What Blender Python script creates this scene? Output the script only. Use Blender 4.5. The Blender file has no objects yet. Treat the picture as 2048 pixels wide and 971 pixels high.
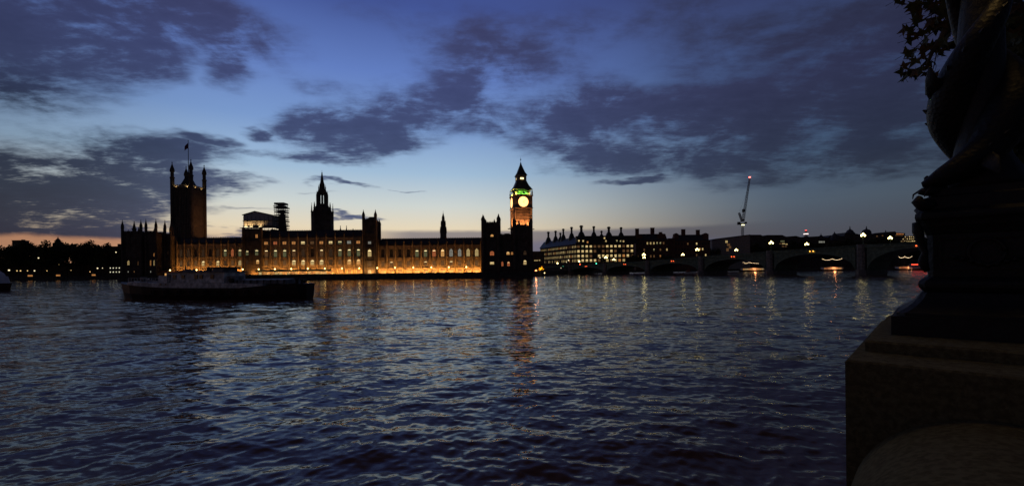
import bpy, math, random
import numpy as np
from mathutils import Vector, Matrix
sc = bpy.context.scene
COL = sc.collection
rnd = random.Random(7)
R = math.radians

# ------------------------------------------------------------------ camera
CAMH = 4.8                       # eye above the river, metres
F = 900.0                        # focal length in photo pixels (2048 wide)
H0 = 540.0                       # row of the horizon in the middle of the photo
ROLL = math.atan(0.011)
cd = bpy.data.cameras.new("camera"); cam = bpy.data.objects.new("camera", cd); COL.objects.link(cam)
cd.sensor_width = 36.0; cd.lens = F / 2048 * 36; cd.shift_y = (H0 - 485.5) / 2048
cd.clip_start = 0.1; cd.clip_end = 20000
ca, sa = math.cos(ROLL), math.sin(ROLL)
cam.matrix_world = Matrix(((ca, sa, 0, 0), (0, 0, -1, 0), (-sa, ca, 0, CAMH), (0, 0, 0, 1)))
sc.camera = cam

def PX(px, Y, py=None):          # world x of a photo column at depth Y
    dv = H0 - (H0 if py is None else py)
    return ((px - 1024) * ca + dv * sa) / F * Y
def PZ(px, py, Y):               # world z of a photo point at depth Y
    return CAMH + (-(px - 1024) * sa + (H0 - py) * ca) / F * Y

# ------------------------------------------------------------------ render
sc.view_settings.view_transform = 'Standard'; sc.view_settings.look = 'None'
sc.view_settings.exposure = 0.0; sc.view_settings.gamma = 1.0
sc.cycles.use_denoising = True
sc.cycles.max_bounces = 5; sc.cycles.diffuse_bounces = 2; sc.cycles.glossy_bounces = 3
sc.cycles.sample_clamp_indirect = 3.0
sc.cycles.caustics_reflective = False; sc.cycles.caustics_refractive = False

# ------------------------------------------------------------------ node helper
class N:
    def __init__(s, nt): s.nt = nt
    def n(s, t, **k):
        o = s.nt.nodes.new(t)
        for a, b in k.items(): setattr(o, a, b)
        return o
    def put(s, sock, v):
        if isinstance(v, bpy.types.NodeSocket): s.nt.links.new(v, sock)
        elif v is not None: sock.default_value = v
    def m(s, op, a, b=None, c=None, clamp=False):
        o = s.n('ShaderNodeMath', operation=op, use_clamp=clamp)
        for i, v in enumerate((a, b, c)): s.put(o.inputs[i], v)
        return o.outputs[0]
    def v(s, op, a, b=None):
        o = s.n('ShaderNodeVectorMath', operation=op); s.put(o.inputs[0], a)
        if op == 'SCALE': s.put(o.inputs['Scale'], b)
        elif b is not None: s.put(o.inputs[1], b)
        return o.outputs['Value'] if op in ('LENGTH', 'DOT_PRODUCT', 'DISTANCE') else o.outputs[0]
    def ss(s, x, a, b, lo=0.0, hi=1.0):
        o = s.n('ShaderNodeMapRange', interpolation_type='SMOOTHSTEP')
        for i, q in enumerate((x, a, b, lo, hi)): s.put(o.inputs[i], q)
        return o.outputs[0]
    def mix(s, f, a, b, mode='MIX'):
        o = s.n('ShaderNodeMix', data_type='RGBA', blend_type=mode)
        s.put(o.inputs[0], f); s.put(o.inputs[6], a); s.put(o.inputs[7], b)
        return o.outputs[2]
    def ramp(s, x, pts):
        o = s.n('ShaderNodeValToRGB'); e = o.color_ramp.elements
        while len(e) < len(pts): e.new(0.5)
        for i, (p, c) in enumerate(pts): e[i].position = p; e[i].color = (*c, 1)
        s.put(o.inputs[0], x); return o.outputs[0]
    def noise(s, vec, scale, detail=4, rough=0.55, out='Fac', dist=0.0):
        o = s.n('ShaderNodeTexNoise'); s.put(o.inputs['Vector'], vec)
        o.inputs['Scale'].default_value = scale; o.inputs['Detail'].default_value = detail
        o.inputs['Roughness'].default_value = rough; o.inputs['Distortion'].default_value = dist
        return o.outputs[out]

def lin(r, g, b):
    f = lambda c: (c/255/12.92 if c <= 10 else ((c/255+.055)/1.055)**2.4)
    return (f(r), f(g), f(b))

# ------------------------------------------------------------------ sky (dusk, procedural)
w = bpy.data.worlds.new("World"); sc.world = w; w.use_nodes = True
wn = w.node_tree; wn.nodes.clear(); K = N(wn)
tc = K.n('ShaderNodeTexCoord'); D = K.v('NORMALIZE', tc.outputs['Generated'])
sx = K.n('ShaderNodeSeparateXYZ'); K.put(sx.inputs[0], D); dx, dy, dz = sx.outputs
az = K.m('MULTIPLY', K.m('ARCTAN2', dx, dy), 180/math.pi)
el = K.m('MULTIPLY', K.m('ARCSINE', dz), 180/math.pi)
dfo = K.m('ABSOLUTE', K.m('ADD', az, 22.0))
dfo = K.m('MINIMUM', dfo, K.m('SUBTRACT', 360.0, dfo))          # degrees away from the sunset
side = K.ss(dfo, 12.0, 56.0)
t = K.m('DIVIDE', K.m('MAXIMUM', el, 0.0), 90.0)
E = lambda d: d / 90.0
rampA = K.ramp(t, [(0, lin(196,146,110)), (E(3.6), lin(214,184,150)), (E(5.2), lin(230,214,184)), (E(8), lin(206,212,208)), (E(12), lin(160,188,214)),
                   (E(17), lin(122,154,204)), (E(23), lin(98,126,192)), (E(30), lin(66,84,148)), (E(44), lin(56,50,68)), (1, lin(46,40,52))])
rampB = K.ramp(t, [(0, lin(84,82,90)), (E(4), lin(90,93,104)), (E(7), lin(92,106,122)), (E(12), lin(80,104,134)),
                   (E(18), lin(70,92,136)), (E(28), lin(62,73,118)), (E(44), lin(50,45,60)), (1, lin(42,37,47))])
base = K.mix(side, rampA, rampB)
# azimuth / elevation plane for the cloud banks
cv = K.n('ShaderNodeCombineXYZ'); K.put(cv.inputs[0], az); K.put(cv.inputs[1], el); P = cv.outputs[0]
# perspective-correct cloud texture space
pl = K.m('ADD', K.m('ABSOLUTE', dz), 0.10)
pv = K.n('ShaderNodeCombineXYZ'); K.put(pv.inputs[0], K.m('DIVIDE', dx, pl)); K.put(pv.inputs[1], K.m('MULTIPLY', K.m('DIVIDE', dy, pl), 1.0)); Q = pv.outputs[0]
warp = K.v('SUBTRACT', K.noise(Q, 0.9, 5, 0.6, 'Color'), (0.5, 0.5, 0.5))
P2 = K.v('ADD', P, K.v('MULTIPLY', warp, (16.0, 7.0, 0.0)))
AZ = lambda px, py: math.degrees(math.atan2(px - 1024, F))
EL = lambda px, py: math.degrees(math.atan2((H0 - .011*(px-1024)) - py, math.hypot(F, px - 1024)))
BL = [  # banks of cloud: photo column, row, half width, half height, thickness
 (60,70,230,80,.95),(330,30,250,65,.95),(430,100,60,60,.9),(220,110,120,60,.8),(40,190,120,50,.75),(170,180,90,40,.35),(110,345,300,55,.95),(60,420,260,50,.95),
 (330,295,170,30,.85),(430,272,70,12,.7),(300,340,160,22,.7),(140,460,320,20,.75),(280,400,150,26,.75),(450,352,80,13,.7),(500,345,60,8,.55),(440,462,60,9,.6),
 (620,240,70,26,.75),(710,265,120,40,.85),(840,225,150,50,.8),(950,190,100,50,.65),(990,250,70,30,.6),(660,308,90,14,.8),(780,300,80,14,.6),
 (535,255,34,12,.75),(515,300,90,8,.45),(692,363,50,5,.75),(650,380,30,4,.4),(700,424,45,5,.6),(520,408,55,5,.55),(465,408,40,4,.4),(800,368,26,3,.5),
 (1200,205,75,45,.9),(1130,240,90,45,.85),(1110,285,90,30,.65),(1650,330,200,40,.6),(1700,150,250,80,.55),(1340,235,110,60,.8),(1290,215,60,35,.5),(1450,230,140,55,.8),(1580,235,150,45,.7),(1300,300,190,32,.85),(1480,310,170,26,.75),(1220,320,90,14,.4),
 (1275,353,75,9,1.0),(1680,300,140,40,.6),(1620,348,140,12,.5),(1780,220,120,60,.7),(1850,330,120,30,.6),(1950,200,200,120,.7),
 (1010,115,160,55,.7),(930,160,120,30,.45),(1250,40,300,40,.42),(620,170,70,16,.4),(1560,60,260,60,.6),(1750,110,200,90,.75),(1480,130,200,30,.3),(820,30,160,30,.25),(1000,60,200,30,.2)]
dens = None
for (px, py, rx, ry, am) in BL:
    c = (AZ(px, py), EL(px, py), 0)
    k = math.cos(math.radians(c[0]))
    sxx = math.degrees(rx / F) * k * k; syy = math.degrees(ry / F) * k
    q = K.v('MULTIPLY', K.v('SUBTRACT', P2, c), (1/sxx, 1/syy, 0))
    g = K.m('MULTIPLY', K.ss(K.v('LENGTH', q), 0.25, 1.75, 1.0, 0.0), am*(1.18 if px < 320 and py > 320 else 1.1))
    dens = g if dens is None else K.m('MAXIMUM', dens, K.m('ADD', K.m('MULTIPLY', K.m('MINIMUM', dens, g), .25), K.m('MAXIMUM', dens, g)))
# elsewhere the broken cloud simply goes on
outside = K.ss(K.m('ABSOLUTE', az), 50.0, 70.0)
high = K.ss(el, 32.0, 45.0)
dens = K.m('MAXIMUM', dens, K.m('MULTIPLY', K.m('MAXIMUM', outside, high), 0.5))
fq = K.m('SUBTRACT', K.noise(Q, 2.6, 9, 0.62, dist=0.5), 0.5)
fp_ = K.m('SUBTRACT', K.noise(K.v('MULTIPLY', P, (0.075, 0.15, 0)), 1.6, 8, 0.60, dist=0.3), 0.5)
fb = K.m('MULTIPLY', K.m('ADD', K.m('MULTIPLY', fq, 0.55), fp_), 3.7)
fb2 = K.m('MULTIPLY', K.m('SUBTRACT', K.noise(K.v('MULTIPLY', Q, (1.0, 2.2, 1.0)), 9.0, 8, 0.66), 0.5), 1.5)
field = K.m('ADD', K.m('ADD', dens, K.m('MULTIPLY', fb, K.m('ADD', K.m('MULTIPLY', dens, 0.8), 0.05))), K.m('MULTIPLY', fb2, K.m('ADD', K.m('MULTIPLY', dens, 0.8), .02)))
cloud = K.ss(field, 0.08, 0.98)
thick = K.ss(field, 0.70, 1.6)
cA = K.ramp(t, [(0, lin(104,92,100)), (E(4), lin(76,84,118)), (E(8), lin(76,88,120)), (E(14), lin(63,74,110)), (E(22), lin(64,72,114)), (E(32), lin(58,58,92)), (E(45), lin(48,42,56)), (1, lin(40,35,46))])
cB = K.ramp(t, [(0, lin(70,70,82)), (E(6), lin(62,72,86)), (E(12), lin(53,61,85)), (E(20), lin(56,60,92)), (E(30), lin(50,54,78)), (E(45), lin(42,38,50)), (1, lin(36,32,40))])
ccol = K.mix(side, cA, cB)
ccol = K.v('SCALE', ccol, K.m('MAXIMUM', K.ss(az, -50.0, -24.0, 0.42, 1.0), K.ss(el, 11.0, 19.0, 0.0, 1.0)))
ccol = K.mix(K.m('MULTIPLY', thick, 0.42), ccol, K.v('MULTIPLY', ccol, (0.62, 0.60, 0.64)))
# low flat haze bank just above the roofs, right of the sunset
el2 = K.m('ADD', el, K.m('MULTIPLY', K.m('SUBTRACT', K.noise(K.v('MULTIPLY', P, (0.05, 0.3, 0)), 3.0, 4, .6), .5), 0.5))
bank = K.m('MULTIPLY', K.ss(el2, 4.7, 5.25, 1.0, 0.0), K.m('MULTIPLY', K.ss(az, -20.0, -12.0), K.ss(az, 18.0, 34.0, 1.0, 0.0)))
bankc = K.mix(side, (*lin(126,121,128), 1), (*lin(72,74,88), 1))
blue = K.m('MULTIPLY', K.m('MULTIPLY', K.ss(el2, 3.1, 4.1, 1.0, 0.0), K.ss(az, -20.0, -14.0)), 0.8)
bankc = K.mix(blue, bankc, (*lin(86,94,126), 1))
skyc = K.mix(K.m('MULTIPLY', bank, 0.85), base, bankc)
# warm strip low in the south, left of the towers
strip = K.m('MULTIPLY', K.ss(K.m('ADD', el, K.m('MULTIPLY', fp_, 1.2)), 3.2, 3.75, 1.0, 0.0), K.ss(az, -36.0, -31.0, 1.0, 0.0))
skyc = K.mix(K.m('MULTIPLY', cloud, 0.96), skyc, ccol)
skyc = K.mix(K.m('MULTIPLY', strip, .85), skyc, (*lin(206,150,114), 1))
# dusk: the sky falls off away from the afterglow
fall = K.ss(dfo, 50.0, 120.0, 1.0, 0.40)
rightdim = K.m('MULTIPLY', fall, K.m('MULTIPLY', K.ss(az, 2.0, 50.0, 1.0, 0.66), K.ss(az, -52.0, -28.0, 0.76, 1.0)))
dn = K.ss(dz, -0.10, 0.0, 0.03, 1.0)
skyc = K.v('SCALE', skyc, K.m('MULTIPLY', rightdim, dn))
bg = K.n('ShaderNodeBackground'); K.put(bg.inputs[0], skyc); bg.inputs[1].default_value = 1.0
wo = K.n('ShaderNodeOutputWorld'); wn.links.new(bg.outputs[0], wo.inputs[0])
w.cycles.sampling_method = 'MANUAL'; w.cycles.sample_map_resolution = 512

# ------------------------------------------------------------------ materials
def mat(name, col, rough=0.8, metal=0.0, vary=0.25, scale=0.6, bump=0.0, bscale=3.0, spec=0.3, emit=None, es=0.0, col2=None):
    m = bpy.data.materials.new(name); m.use_nodes = True; nt = m.node_tree; k = N(nt)
    b = nt.nodes['Principled BSDF']; b.inputs['Roughness'].default_value = rough; b.inputs['Metallic'].default_value = metal
    b.inputs['Specular IOR Level'].default_value = spec
    c = k.n('ShaderNodeTexCoord').outputs['Object']
    nz = k.noise(c, scale, 5, 0.6)
    c2 = col2 or tuple(x * (1 - vary) for x in col)
    k.put(b.inputs['Base Color'], k.mix(k.ss(nz, .35, .65), (*c2, 1), (*tuple(min(1, x*(1+vary*.6)) for x in col), 1)))
    if bump:
        bn = k.n('ShaderNodeBump'); bn.inputs['Strength'].default_value = bump; bn.inputs['Distance'].default_value = 0.05
        k.put(bn.inputs['Height'], k.noise(c, bscale, 6, .65)); nt.links.new(bn.outputs[0], b.inputs['Normal'])
    if emit: b.inputs['Emission Color'].default_value = (*emit, 1); b.inputs['Emission Strength'].default_value = es
    return m
def glow(name, col, s, patch=0.0):
    m = bpy.data.materials.new(name); m.use_nodes = True; nt = m.node_tree; k = N(nt)
    b = nt.nodes['Principled BSDF']; b.inputs['Base Color'].default_value = (.05, .05, .05, 1)
    b.inputs['Emission Color'].default_value = (*col, 1); b.inputs['Emission Strength'].default_value = s
    if patch:
        g = k.n('ShaderNodeTexCoord').outputs['Object']
        k.put(b.inputs['Emission Strength'], k.ss(k.noise(g, patch, 3, .6), .3, .7, s*.35, s*1.3))
    return m
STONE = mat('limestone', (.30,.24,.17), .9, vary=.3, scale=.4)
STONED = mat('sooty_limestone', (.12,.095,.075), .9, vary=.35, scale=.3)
SLATE = mat('slate_roof', (.07,.07,.08), .7, vary=.3, scale=.8)
IRON = mat('iron_roof', (.06,.06,.065), .6, vary=.3)
WALLG = mat('river_wall_granite', (.10,.095,.08), .85, vary=.4, scale=.5)
BRICK = mat('red_brick', (.20,.09,.06), .9, vary=.25, scale=.5)
CONC = mat('pale_concrete', (.30,.29,.27), .85, vary=.2)
GLASS = mat('dark_glass', (.02,.02,.025), .15, spec=.5, vary=.1)
LEAD = mat('bronze_panels', (.06,.055,.05), .5, metal=.3)
BARK = mat('bark', (.07,.055,.04), .95, vary=.4, scale=6)
LEAFD = mat('night_foliage', (.045,.055,.02), .8, vary=.5, scale=.15, col2=(.05,.035,.015))
GRASS = mat('ground_grass', (.05,.06,.03), .95)
PAVE = mat('paving', (.16,.15,.13), .9)
BRG = mat('green_painted_iron', (.17,.24,.17), .55, vary=.3)
BRS = mat('bridge_granite', (.25,.24,.21), .85, vary=.3, scale=.6)
HULLB = mat('black_hull_paint', (.022,.016,.016), .55, vary=.4, col2=(.04,.016,.012), scale=.8)
HULLW = mat('weathered_white_paint', (.78,.76,.72), .6, vary=.4, scale=1.1)
HULLG = mat('grey_deck_paint', (.24,.245,.25), .7, vary=.4, scale=1.0)
SHEET = mat('scaffold_sheeting', (.55,.52,.50), .7, vary=.12, scale=.3)
STEEL = mat('scaffold_steel', (.09,.09,.09), .5, metal=.5)
AWN = mat('terrace_marquee', (.28,.10,.07), .8, vary=.15)
AWN2 = mat('green_marquee', (.10,.12,.10), .8, vary=.15)
CRANEW = mat('crane_paint', (.30,.32,.33), .5, vary=.2)
WIN = dict(
 d=GLASS,
 o=glow('window_orange', (1,.42,.12), .42), O=glow('window_bright_orange', (1,.50,.15), .6),
 y=glow('window_yellow', (1,.72,.30), .42), Y=glow('window_bright_yellow', (1,.72,.30), .5),
 g=glow('window_greenish', (.80,.80,.38), .13), w=glow('window_pale', (.9,.9,.75), .22),
 r=glow('window_reddish', (1,.28,.10), .35), m=glow('window_dim', (1,.50,.20), .10), n=glow('window_faint', (1,.55,.28), .035))
TUBE = glow('ceiling_lamp', (1,.76,.36), 2.3)
LAMPG = glow('lamp_globe_glow', (1,.80,.30), 8)
LAMPT = glow('terrace_lamp_glow', (1,.66,.22), 9)
FLOOD = glow('floodlight_lens', (1,.60,.18), 5)
CLOCKW = glow('opal_clock_glass', (1,.42,.13), 3.6)
REDL = glow('red_lamp', (1,.07,.03), 6); REDS = glow('tail_lamp', (1,.12,.03), 3)
WHITEL = glow('cold_white_lamp', (1,.95,.8), 8); BULB = glow('string_bulb', (1,.72,.4), 7)
GRNL = glow('green_signal', (.1,1,.6), 5)

# ------------------------------------------------------------------ mesh builder
class M:
    def __init__(s): s.v = []; s.f = []; s.mi = []; s.k = 0
    def face(s, pts):
        b = len(s.v); s.v += [tuple(p) for p in pts]; s.f.append(tuple(range(b, b+len(pts)))); s.mi.append(s.k); return s
    def box(s, x0, x1, y0, y1, z0, z1):
        b = len(s.v)
        s.v += [(x0,y0,z0),(x1,y0,z0),(x1,y1,z0),(x0,y1,z0),(x0,y0,z1),(x1,y0,z1),(x1,y1,z1),(x0,y1,z1)]
        for q in ((0,3,2,1),(4,5,6,7),(0,1,5,4),(1,2,6,5),(2,3,7,6),(3,0,4,7)): s.f.append(tuple(b+i for i in q)); s.mi.append(s.k)
        return s
    def cbox(s, cx, cy, z0, z1, wx, wy): return s.box(cx-wx/2, cx+wx/2, cy-wy/2, cy+wy/2, z0, z1)
    def lathe(s, cx, cy, prof, n=8, rot=0.0, sq=1.0):
        b = len(s.v); rings = []
        for r, z in prof:
            ring = []
            for i in range(n):
                a = rot + 2*math.pi*i/n; ring.append(len(s.v)); s.v.append((cx+r*math.cos(a), cy+r*sq*math.sin(a), z))
            rings.append(ring)
        for p, q in zip(rings, rings[1:]):
            for i in range(n): j = (i+1) % n; s.f.append((p[i], p[j], q[j], q[i])); s.mi.append(s.k)
        s.f.append(tuple(reversed(rings[0]))); s.mi.append(s.k); s.f.append(tuple(rings[-1])); s.mi.append(s.k)
        return s
    def sqr(s, cx, cy, prof): return s.lathe(cx, cy, [(r*math.sqrt(2), z) for r, z in prof], 4, math.pi/4)
    def extr(s, prof, y0, y1):      # polygon in x-z (counter-clockwise seen from -y) run along y
        n = len(prof); b = len(s.v)
        s.v += [(x, y0, z) for x, z in prof] + [(x, y1, z) for x, z in prof]
        s.f.append(tuple(range(b, b+n))); s.mi.append(s.k); s.f.append(tuple(range(b+2*n-1, b+n-1, -1))); s.mi.append(s.k)
        for i in range(n): j = (i+1) % n; s.f.append((b+i, b+n+i, b+n+j, b+j)); s.mi.append(s.k)
        return s
    def extrx(s, prof, x0, x1):     # polygon in y-z run along x
        n = len(prof); b = len(s.v)
        s.v += [(x0, y, z) for y, z in prof] + [(x1, y, z) for y, z in prof]
        s.f.append(tuple(range(b+n-1, b-1, -1))); s.mi.append(s.k); s.f.append(tuple(range(b+n, b+2*n))); s.mi.append(s.k)
        for i in range(n): j = (i+1) % n; s.f.append((b+i, b+j, b+n+j, b+n+i)); s.mi.append(s.k)
        return s
    def extrz(s, prof, z0, z1):
        n = len(prof); b = len(s.v)
        s.v += [(x, y, z0) for x, y in prof] + [(x, y, z1) for x, y in prof]
        s.f.append(tuple(range(b+n-1, b-1, -1))); s.mi.append(s.k); s.f.append(tuple(range(b+n, b+2*n))); s.mi.append(s.k)
        for i in range(n): j = (i+1) % n; s.f.append((b+i, b+j, b+n+j, b+n+i)); s.mi.append(s.k)
        return s
    def tube(s, pts, rad, n=8):
        pts = [Vector(p) for p in pts]; rings = []; up = Vector((0, 0, 1)); nr = None
        for i, p in enumerate(pts):
            d = (pts[min(i+1, len(pts)-1)] - pts[max(i-1, 0)]).normalized()
            if nr is None: nr = d.orthogonal().normalized()
            nr = (nr - d*nr.dot(d)).normalized(); bn = d.cross(nr)
            r = rad[i] if hasattr(rad, '__len__') else rad
            rr = r if hasattr(r, '__len__') else (r, r)
            ring = []
            for j in range(n):
                a = 2*math.pi*j/n; ring.append(len(s.v)); s.v.append(tuple(p + nr*rr[0]*math.cos(a) + bn*rr[1]*math.sin(a)))
            rings.append(ring)
        for p, q in zip(rings, rings[1:]):
            for i in range(n): j = (i+1) % n; s.f.append((p[i], p[j], q[j], q[i])); s.mi.append(s.k)
        s.f.append(tuple(reversed(rings[0]))); s.mi.append(s.k); s.f.append(tuple(rings[-1])); s.mi.append(s.k)
        return s
    def wall(s, x0, x1, z0, z1, y, ops, dep):
        xs = sorted({x0, x1, *[o[0] for o in ops], *[o[1] for o in ops]}); zs = sorted({z0, z1, *[o[2] for o in ops], *[o[3] for o in ops]})
        for xa, xb in zip(xs, xs[1:]):
            for za, zb in zip(zs, zs[1:]):
                cx, cz = (xa+xb)/2, (za+zb)/2
                if any(o[0] < cx < o[1] and o[2] < cz < o[3] for o in ops): continue
                s.face([(xa,y,za),(xb,y,za),(xb,y,zb),(xa,y,zb)])
        for a, b, c, d in ops:
            e = y + dep
            s.face([(a,y,c),(a,y,d),(a,e,d),(a,e,c)]).face([(b,y,c),(b,e,c),(b,e,d),(b,y,d)]).face([(a,y,d),(b,y,d),(b,e,d),(a,e,d)]).face([(a,y,c),(a,e,c),(b,e,c),(b,y,c)])
        return s
    def mesh(s, name, mats, smooth=False):
        me = bpy.data.meshes.new(name); me.from_pydata(s.v, [], s.f)
        if not isinstance(mats, (list, tuple)): mats = [mats]
        for m in mats: me.materials.append(m)
        if len(mats) > 1: me.polygons.foreach_set('material_index', s.mi)
        if smooth: me.polygons.foreach_set('use_smooth', [True]*len(me.polygons))
        me.update(); return me
    def build(s, name, mats, parent=None, smooth=False, loc=None, rot=None):
        return put(name, s.mesh(name, mats, smooth), parent, loc, rot)
def put(name, me, parent=None, loc=None, rot=None, mats=None):
    o = bpy.data.objects.new(name, me); COL.objects.link(o); o.parent = parent
    if loc is not None: o.location = loc
    if rot: o.rotation_euler = (0, 0, rot)
    if mats:
        for i, m in enumerate(mats):
            if m is not None: o.material_slots[i].link = 'OBJECT'; o.material_slots[i].material = m
    return o
def tag(o, label, cat, group=None, kind=None):
    o['label'] = label; o['category'] = cat
    if group: o['group'] = group
    if kind: o['kind'] = kind
    return o
def thing(name, label, cat, loc=(0,0,0), rz=0.0, group=None):
    o = bpy.data.objects.new(name, None); COL.objects.link(o); o.location = loc; o.rotation_euler = (0, 0, rz)
    o.empty_display_size = .5
    return tag(o, label, cat, group)
def struct(o): o['kind'] = 'structure'; return o
def stuff(o): o['kind'] = 'stuff'; return o
def kids(o): return [c for c in bpy.data.objects if c.parent == o]
def copy_tree(o, parent=None, tree=None):
    c = o.copy(); COL.objects.link(c); c.parent = parent
    for ch in tree if tree is not None else kids(o): copy_tree(ch, c)
    return c
def light(name, typ, loc, col, power, parent=None, size=1.0, aim=None, angle=None, blend=.5):
    l = bpy.data.lights.new(name, typ); l.color = col; l.energy = power
    if typ == 'SPOT': l.spot_size = angle or R(110); l.spot_blend = blend; l.shadow_soft_size = size
    elif typ == 'POINT': l.shadow_soft_size = size
    o = bpy.data.objects.new(name, l); COL.objects.link(o); o.parent = parent; o.location = loc
    if aim is not None: o.rotation_euler = (Vector(aim) - Vector(loc)).to_track_quat('-Z', 'Y').to_euler()
    return o

# window meshes (origin bottom centre, glass facing -y), shared between alike windows
_wc = {}
def window_mesh(wd, ht, style):
    key = (round(wd, 2), round(ht, 2), style)
    if key in _wc: return _wc[key]
    m = M(); b = .12 if style != 'office' else .08
    m.k = 1; m.box(-wd/2, wd/2, .10, .16, 0, ht)
    m.k = 0
    nm = {'gothic': 2, 'office': 1, 'square': 1, 'arched': 1, 'plain': 0}[style]
    for i in range(nm):
        x = -wd/2 + wd*(i+1)/(nm+1); m.box(x-b/2, x+b/2, 0, .098, 0, ht)
    if style in ('gothic', 'office', 'square'): m.box(-wd/2, wd/2, .01, .09, ht*.56-b/2, ht*.56+b/2)
    if style in ('gothic', 'arched'):      # arched head: two spandrels
        for sg in (-1, 1):
            m.face([(sg*wd/2, .02, ht), (sg*wd/2, .02, ht*.72), (sg*wd*.28, .02, ht*.90), (0, .02, ht)][::sg])
    m.k = 2; m.box(-wd*.36, wd*.36, .05, .095, ht*.72, ht*.72+max(.16, ht*.07)) if style != 'arched' else None
    me = m.mesh('window', [STONED, GLASS, GLASS]); _wc[key] = me; return me
def window(parent, x, y, z, wd, ht, code, style='gothic', rot=0.0):
    c = code; tube = code.isupper() or code in 'g'
    c = {'T': 'm', 'G': 'g', 'M': 'm', 'R': 'r', 'W': 'w'}.get(c, c)
    pane = WIN.get(c, GLASS)
    return put('window', window_mesh(wd, ht, style), parent, (x, y, z), rot, [None, pane, TUBE if tube else pane])

def pinnacle_mesh(r, h, key={}):
    k = (round(r,2), round(h,2))
    if k not in key:
        m = M(); m.lathe(0, 0, [(r,0),(r,h*.36),(r*1.3,h*.38),(r*1.3,h*.42),(r*.85,h*.45),(r*.42,h*.76),(r*.16,h*.90),(r*.34,h*.92),(r*.30,h*.945),(r*.07,h*.96),(r*.05,h)], 8)
        key[k] = m.mesh('pinnacle', STONED)
    return key[k]
def cren(m, x0, x1, y0, y1, z, n, h=1.0):    # crenellated parapet
    m.box(x0, x1, y0, y1, z, z+h*.5); s = (x1-x0)/(2*n+1)
    for i in range(n+1): m.box(x0+2*i*s, x0+(2*i+1)*s, y0+.01, y1-.01, z+h*.5, z+h)

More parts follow.
